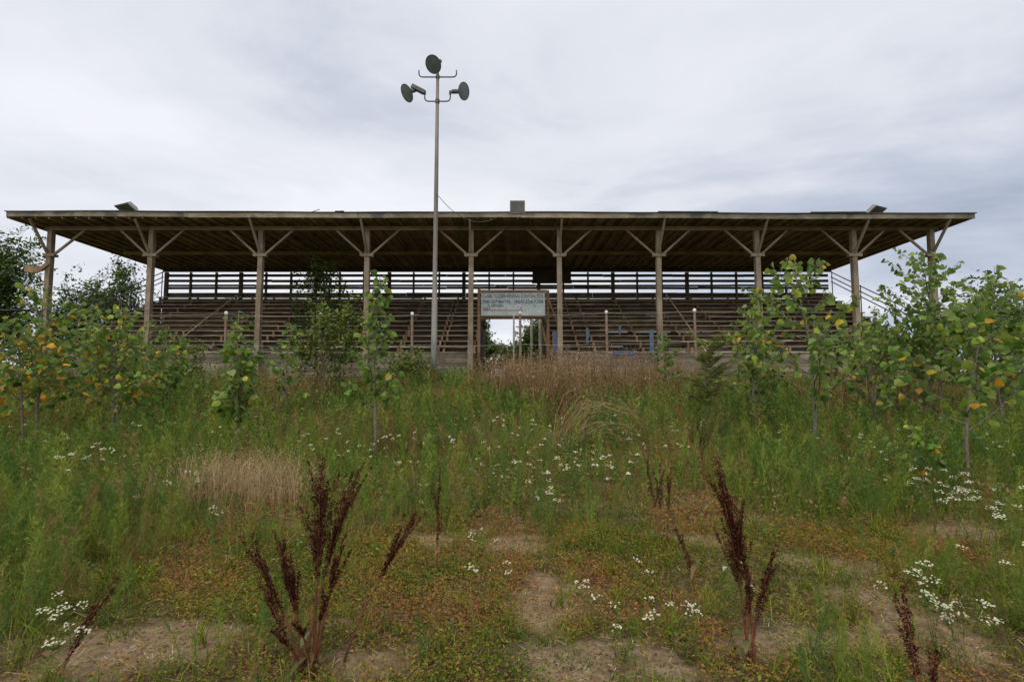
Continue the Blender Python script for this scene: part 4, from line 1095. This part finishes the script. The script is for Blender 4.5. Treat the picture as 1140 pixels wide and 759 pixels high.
# green grass through the whole field
n = 80000; x, y = scatter(n, 2.1, 8.0); keep = rg.random(n) < (.16 + .75 * lush(x, y)) * (1 - .93 * bare(x, y)); x, y = x[keep], y[keep]
h = (.06 + .26 * rg.random(len(x)) ** 1.6) * (.6 + .7 * lush(x, y))
tb1, _, _ = blades('', x, y, h, .0045 + .004 * rg.random(len(x)), rg.uniform(.1, .9, len(x)), np.clip(rg.normal(.35, .22, len(x)) + .2 * (vnoise(x, y, .5, 61) - .5), 0, 1), None)
n = 145000; x, y = scatter(n, 8.0, 22.3); h = (.14 + .42 * rg.random(n) ** 1.8) * (.55 + .65 * vnoise(x, y, 1.7, 62))
keep = rg.random(n) < .25 + 1.3 * vnoise(x, y, .75, 64) * vnoise(x, y, 2.4, 65) + .25 * (y > 15); x, y, h = x[keep], y[keep], h[keep]; n = len(x)
tb2, _, _ = blades('', x, y, h, .010 + .011 * rg.random(n), rg.uniform(.1, .8, n), np.clip(rg.normal(.38, .25, n) + .8 * (vnoise(x, y, 1.1, 63) - .5), 0, 1), None)
n = 60000; x = rg.uniform(-75, 75, n); y = rg.uniform(3, 75, n); kk_ = (y > 22) | (np.abs(x) > y * 1.24 + 1.2); x, y = x[kk_], y[kk_]; n = len(x); h = rg.uniform(.3, .9, n)
keep = ~((np.abs(x + 1) < 22.2) & (y > 23.3) & (y < 32.3)) | ((np.abs(x - .07) < 1.6) & (y < 60)); x, y, h = x[keep], y[keep], h[keep]
tb3, _, _ = blades('', x, y, h, .03 + .02 * rg.random(len(x)), rg.uniform(.1, .8, len(x)), np.clip(rg.normal(.4, .2, len(x)), 0, 1), None)
nt_ = 330; cx, cy = scatter(nt_, 2.2, 5.5); kk = 34
x = (cx[:, None] + rg.normal(0, .035, (nt_, kk))).ravel(); y = (cy[:, None] + rg.normal(0, .035, (nt_, kk))).ravel(); hh_ = np.repeat(rg.uniform(.06, .24, nt_), kk) * rg.uniform(.4, 1.1, nt_ * kk)
tb4, _, _ = blades('', x, y, hh_, .0035 + .003 * rg.random(nt_ * kk), rg.uniform(.2, 1.1, nt_ * kk), np.clip(np.repeat(rg.normal(.32, .2, nt_), kk) + rg.normal(0, .1, nt_ * kk), 0, 1), None, seg=3)
g = TB()
for t_ in (tb1, tb2, tb3, tb4): g.add(t_.V[0], t_.F[0], t_.T[0])
tag(g.build('grass', M['grass']), 'green grass growing all over the abandoned field', 'grass', kind='stuff')

# feathery weeds
def feather_template(nf, seed, wid):
    r = np.random.default_rng(seed); V, Fc = [], []
    k = 0
    for q in range(3):                       # stem
        z0, z1 = q / 3, (q + 1) / 3; a_ = .010 * (1 - z0); b_ = .010 * (1 - z1)
        V += [(-a_, 0, z0), (a_, 0, z0), (b_, 0, z1 + .001), (-b_, 0, z1 + .001)]; Fc += [(k, k+1, k+2), (k, k+2, k+3)]; k += 4
    nb = nf // 9
    for j in range(nb):
        u = .12 + .86 * (j + r.random()) / nb; az = r.uniform(0, 6.28); L = (.26 * (1 - u) ** .8 + .06) * r.uniform(.7, 1.2)
        dr = np.array([np.cos(az), np.sin(az), r.uniform(.9, 1.9)]); dr /= np.linalg.norm(dr)
        for q in range(9):
            v = (q + r.random()) / 9; p = np.array([0, 0, u]) + dr * L * v
            d = dr * .6 + r.normal(0, .55, 3); d[2] += .25; d /= np.linalg.norm(d); l = r.uniform(.04, .085); s = np.cross(d, r.normal(0, 1, 3)); s /= np.linalg.norm(s)
            V += [p - s * wid, p + s * wid, p + d * l]; Fc.append((k, k+1, k+2)); k += 3
    return np.array(V), np.array(Fc)
def feathers(tb, x, y, h, tint, temps):
    which = rg.integers(0, len(temps), len(x))
    for ti, (V, Fc) in enumerate(temps):
        i = np.where(which == ti)[0]; n = len(i)
        if not n: continue
        a_ = rg.uniform(0, 2 * np.pi, n); c, s = np.cos(a_)[:, None], np.sin(a_)[:, None]; hh = h[i][:, None]; wd = hh * rg.uniform(.65, 1.15, (n, 1))
        lx, ly = rg.normal(0, .16, (n, 1)), rg.normal(0, .16, (n, 1)); z2 = V[None, :, 2] ** 2
        X = (V[None, :, 0] * c - V[None, :, 1] * s) * wd + x[i][:, None] + lx * z2 * hh
        Y = (V[None, :, 0] * s + V[None, :, 1] * c) * wd + y[i][:, None] + ly * z2 * hh
        Z = V[None, :, 2] * hh + gz(x[i], y[i])[:, None] - .01
        k = len(V); tb.add(np.stack([X, Y, Z], -1).reshape(-1, 3), (Fc[None] + (np.arange(n) * k)[:, None, None]).reshape(-1, 3), np.repeat(tint[i], k))
T_near = [feather_template(430, 900 + k, .0036) for k in range(5)]
T_mid = [feather_template(210, 920 + k, .0062) for k in range(5)]
T_far = [feather_template(110, 940 + k, .011) for k in range(5)]
tb = TB()
n = 4200; x, y = scatter(n, 2.5, 6.0); L_ = lush(x, y); keep = rg.random(n) < L_ ** 1.3; x, y, L_ = x[keep], y[keep], L_[keep]
feathers(tb, x, y, rg.uniform(.16, .66, len(x)) * (.45 + .72 * L_), rg.random(len(x)), T_near)
n = 3700; x, y = scatter(n, 6.0, 10.5); L_ = lush(x, y); keep = rg.random(n) < L_; x, y, L_ = x[keep], y[keep], L_[keep]
feathers(tb, x, y, rg.uniform(.4, .95, len(x)) * (.6 + .5 * L_), np.clip(rg.normal(.45, .27, len(x)) + .9 * (vnoise(x, y, 1.0, 71) - .5), 0, 1), T_mid)
n = 8600; x, y = scatter(n, 10.5, 21.5); L_ = lush(x, y); keep = rg.random(n) < .2 + L_; x, y, L_ = x[keep], y[keep], L_[keep]
feathers(tb, x, y, rg.uniform(.42, 1.0, len(x)) * (.6 + .5 * L_), np.clip(rg.normal(.5, .27, len(x)) + 1.0 * (vnoise(x, y, 1.3, 72) - .5), 0, 1), T_far)
tag(tb.build('feathery_weeds', M['fennel']), 'soft feathery green weeds standing thick across the field', 'weeds', kind='stuff')

# broad leaved weeds
def leafy(n, y0, y1, h0, h1, ls, k):
    x, y = scatter(n, y0, y1); c = vnoise(x, y, 1.3, 51); keep = (rg.random(n) < smooth(.35, .8, c)) & (bare(x, y) < .4); x, y = x[keep], y[keep]; n = len(x)
    h = rg.uniform(h0, h1, n); u = rg.uniform(.1, 1, (n, k)); az = rg.uniform(0, 6.28, (n, k)); rad = h[:, None] * rg.uniform(.02, .22, (n, k)) * (1.15 - u)
    lx, ly = rg.normal(0, .12, (n, 1)), rg.normal(0, .12, (n, 1))
    P = np.stack([x[:, None] + lx * u * h[:, None] + rad * np.cos(az), y[:, None] + ly * u * h[:, None] + rad * np.sin(az), gz(x, y)[:, None] + u * h[:, None]], -1).reshape(-1, 3)
    D = np.stack([np.cos(az), np.sin(az), rg.uniform(-.5, .8, (n, k))], -1).reshape(-1, 3)
    tn = np.clip(rg.normal(.5, .28, (n, 1)) + rg.normal(0, .12, (n, k)), 0, 1).ravel()
    t = TB(); place_leaves(t, P, D, ls * rg.uniform(.5, 1.4, len(P)), tn, False, .6)
    b, _, _ = blades('', x, y, h, np.full(n, ls * .16), np.hypot(lx, ly)[:, 0], np.full(n, .6), None)
    t.add(b.V[0], b.F[0], b.T[0]); return t
g = TB()
for t_ in (leafy(900, 2.3, 6.0, .06, .22, .032, 16), leafy(2600, 6.0, 11.0, .15, .5, .05, 24), leafy(4200, 11.0, 21.0, .2, .75, .085, 24)): g.add(np.concatenate(t_.V), np.concatenate(t_.F), np.concatenate(t_.T))
tag(g.build('leafy_weeds', M['shrubleaf']), 'small leafy green weeds scattered between the feathery ones', 'weeds', kind='stuff')

# low brownish herbs
def sprigs(n, y0, y1, ls, hmul):
    x, y = scatter(n, y0, y1); p_ = np.clip(.42 + .55 * field(x, y, LOW) - .4 * field(x, y, LUSH) + .5 * (vnoise(x, y, .35, 83) - .5), 0, 1) * (1 - .38 * field(x, y, OPEN)) * (1 - .72 * bare(x, y)); keep = rg.random(n) < p_; x, y = x[keep], y[keep]; n = len(x)
    k = 7; hh = hmul * rg.uniform(.02, .13, (n, 1)) * rg.random((n, k)); rad = rg.uniform(.01, .055, (n, k)); az = rg.uniform(0, 6.28, (n, k))
    X = x[:, None] + rad * np.cos(az); Y = y[:, None] + rad * np.sin(az); Z = gz(x, y)[:, None] + .004 + hh
    P = np.stack([X, Y, Z], -1).reshape(-1, 3); D = np.stack([np.cos(az), np.sin(az), rg.uniform(-.2, .9, (n, k))], -1).reshape(-1, 3)
    tn = np.clip(rg.normal(.42, .2, (n, 1)) + rg.normal(0, .16, (n, k)) + (.9 * (vnoise(x, y, .6, 81) - .5) + .5 * (vnoise(x, y, .18, 82) - .5))[:, None], 0, 1).ravel()
    t = TB(); place_leaves(t, P, D, ls * rg.uniform(.5, 1.4, len(P)), tn, False, .6); return t
g = TB()
for t_ in (sprigs(82000, 2.1, 5.5, .019, 1.15), sprigs(58000, 5.5, 11.0, .032, 1.6)): g.add(t_.V[0], t_.F[0], t_.T[0])
tag(g.build('low_herbs', M['cover']), 'low brownish green herbs carpeting the foreground soil', 'ground cover', kind='stuff')

# straw litter and pebbly clods on the soil
n = 44000; x, y = scatter(n, 2.1, 7.5); az = rg.uniform(0, 6.28, n); L_ = rg.uniform(.02, .11, n); z = gz(x, y) + .006 + .02 * rg.random(n)
d = np.stack([np.cos(az), np.sin(az), rg.normal(0, .18, n)], -1); s = np.stack([-np.sin(az), np.cos(az), np.zeros(n)], -1) * (.0007 + .0019 * rg.random(n) ** 2)[:, None]
c = np.stack([x, y, z], -1); V = np.stack([c - s, c + s, c + d * L_[:, None] + s, c + d * L_[:, None] - s], 1).reshape(-1, 3); b_ = (np.arange(n) * 4)[:, None, None]
g = TB(); g.add(V, (np.array([(0, 1, 2), (0, 2, 3)])[None] + b_).reshape(-1, 3), np.repeat(rg.random(n), 4))
tag(g.build('straw_litter', M['straw']), 'dead straw scattered over the bare soil', 'litter', kind='stuff')
n = 22000; x, y = scatter(n, 2.1, 6.5); keep = rg.random(n) < .10 + .8 * bare(x, y); x, y = x[keep], y[keep]; n = len(x)
o = np.array([(1, 0, 0), (-.5, .87, 0), (-.5, -.87, 0), (0, 0, .7), (0, 0, -.5)]); fo = np.array([(0, 1, 3), (1, 2, 3), (2, 0, 3), (1, 0, 4), (2, 1, 4), (0, 2, 4)])
sz = .002 + .020 * rg.random(n) ** 6; a_ = rg.uniform(0, 6.28, n); jit = rg.normal(1, .2, (n, 5, 3))
V = o[None] * jit * sz[:, None, None]; Vx = V[..., 0] * np.cos(a_)[:, None] - V[..., 1] * np.sin(a_)[:, None]; Vy = V[..., 0] * np.sin(a_)[:, None] + V[..., 1] * np.cos(a_)[:, None]
V = np.stack([Vx + x[:, None], Vy + y[:, None], V[..., 2] + gz(x, y)[:, None] + .002], -1).reshape(-1, 3)
me = tri_mesh('soil_clods', V, (fo[None] + (np.arange(n) * 5)[:, None, None]).reshape(-1, 3), np.zeros(len(V)))
ba = me.attributes.new('bare', 'FLOAT', 'POINT'); ba.data.foreach_set('value', np.full(len(V), .8, np.float32))
tag(link('soil_clods', me, M['soil']), 'small crumbs of dry soil on the bare patches', 'soil crumbs', kind='stuff')

# tall brown seed grass before the stand
def seedgrass(n, px0, px1, y0, y1, h0, h1, w_, seedn, tint0=.55):
    y = rg.uniform(y0, y1, n); px = rg.uniform(px0, px1, n) if not isinstance(px0, list) else rg.normal(*px0, n)
    x = (px - 570) * y / F
    kp_ = rg.random(n) < .12 + 1.5 * smooth(.25, .75, vnoise(x, y, 1.2, 94)); x, y = x[kp_], y[kp_]; n = len(x)
    h = rg.uniform(h0, h1, n) * (.7 + .45 * vnoise(x, y, .9, 91)); tn = np.clip(rg.normal(tint0, .2, n), 0, 1)
    tb, tip, d = blades('', x, y, h, w_ * rg.uniform(.6, 1.3, n), rg.uniform(.05, .45, n), tn, None, seg=3)
    P = (tip[:, None] - np.array([0, 0, 1.]) * (h[:, None, None] * rg.uniform(0, .28, (n, seedn, 1))) + rg.normal(0, .03, (n, seedn, 3))).reshape(-1, 3)
    D = rg.normal(0, .6, P.shape) + np.array([0, 0, .5])
    place_leaves(tb, P, D, np.full(len(P), .05) * rg.uniform(.6, 1.3, len(P)), np.clip(np.repeat(tn, seedn) + .15, 0, 1), False, 1)
    return tb
def join(*ts):
    g = TB()
    for t in ts:
        for V, Fc, T in zip(t.V, t.F, t.T): 
            pass
        g.add(np.concatenate(t.V), np.concatenate(t.F), np.concatenate(t.T))
    return g
g = join(seedgrass(2200, [652, 36], 0, 13.0, 18.0, .8, 1.95, .012, 7, .66), seedgrass(1100, [580, 22], 0, 14.5, 19, 1.0, 1.8, .013, 7, .72), seedgrass(700, [725, 30], 0, 14.5, 19, .8, 1.6, .013, 6, .62),
         seedgrass(700, [985, 40], 0, 13, 18, .8, 1.7, .014, 6, .6), seedgrass(380, [325, 22], 0, 14, 17, .6, 1.2, .013, 6, .55), seedgrass(260, [515, 22], 0, 17, 20.5, .5, 1.0, .016, 5, .55), seedgrass(500, 100, 470, 16, 20.5, .6, 1.3, .016, 4, .5), seedgrass(420, 750, 1130, 15, 20.5, .6, 1.3, .016, 4, .5))
g2 = join(seedgrass(520, 20, 1120, 5.2, 9.0, .25, .62, .006, 7, .45), seedgrass(900, 0, 1140, 9.0, 15.5, .35, .95, .010, 7, .5)); g.add(np.concatenate(g2.V), np.concatenate(g2.F), np.concatenate(g2.T))
tag(g.build('brown_seed_grass', M['seedgrass']), 'reddish brown seeding grass, tallest in front of the passage and benches', 'grass', kind='stuff')

# tan dry grass clump and the arched dry stalks
def straw_clump(label, parts_, seed, name='dry_grass_clump', h0=.3, h1=.62):
    tb = TB()
    for (px, Y, sx, sy, n) in parts_:
        c = gnd(px, Y); x = rg.normal(c.x, sx, n); y = rg.normal(c.y, sy, n); kp_ = rg.random(n) < .25 + .95 * vnoise(x, y, .16, 8); x, y = x[kp_], y[kp_]; n = len(x)
        t, tip, d = blades('', x, y, (h0 + (h1 - h0) * rg.random(n) ** .8) * (.75 + .4 * vnoise(x, y, .12, 7)), .0038 * rg.uniform(.6, 1.5, n), rg.uniform(.05, .6, n), rg.random(n), None, seg=3)
        P = (tip[:, None] + rg.normal(0, .02, (n, 2, 3))).reshape(-1, 3)
        place_leaves(t, P, rg.normal(0, .5, P.shape) + np.array([0, 0, .5]), np.full(len(P), .017), rg.random(len(P)) * .8, False, 1)
        tb.add(np.concatenate(t.V), np.concatenate(t.F), np.concatenate(t.T))
    o = thing(name, label, 'dry grass', tuple(gnd(parts_[0][0], parts_[0][1]))); tb.build('foliage', M['tan'], o)
straw_clump('wide tan clump of dry grass at the foot of the twin stemmed sapling', [(238, 6.5, .24, .25, 1100), (300, 6.5, .28, .25, 1400), (268, 6.8, .35, .3, 600)], 5, h0=.2, h1=.74)
straw_clump('thin wisp of pale dry grass left of the wide tan clump', [(150, 6.6, .2, .2, 260)], 6, h0=.2, h1=.5)
tb = TB(); c = gnd(624, 10.0)
for k, (kx, ky, tx, ty, n) in enumerate(((655, 448, 686, 462, 42), (672, 476, 708, 492, 38), (662, 460, 722, 474, 14), (640, 476, 660, 462, 16))):
    kp = at(kx, ky, 10.0); tp = at(tx, ty, 9.9)
    for q in range(n):
        b = np.array(c) + rg.normal(0, [.16, .14, 0]); e = np.array(tp) + rg.normal(0, [.3, .3, .14]); w_ = .0028 + .003 * rg.random()
        pk = np.array(kp) + rg.normal(0, [.2, .25, .11]); pk = 2 * pk - (b + e) / 2
        P = [b * (1 - t) ** 2 + pk * 2 * t * (1 - t) + e * t * t for t in (0, .2, .4, .6, .8, 1)]; sd = rg.normal(0, 1, 3); sd /= np.linalg.norm(sd)
        V = []
        for j, p in enumerate(P): V += [p - sd * w_ * (1 - .15 * j), p + sd * w_ * (1 - .15 * j)]
        tb.add(V, [f for j in range(5) for f in ((2*j, 2*j+1, 2*j+3), (2*j, 2*j+3, 2*j+2))], rg.random())
        if q % 2 == 0:
            PP = np.array([P[i] for i in (2, 3, 4, 4, 5)]) + rg.normal(0, .03, (5, 3)); place_leaves(tb, PP, rg.normal(0, .5, (5, 3)) + (e - b)[None] * .5, np.full(5, .03), rg.random(5), False, 1)
o = thing('arched_dry_grass', 'pale dry stalks arching over to the right in the middle of the field', 'dry grass', tuple(c)); tb.build('stalks', M['straw'], o)
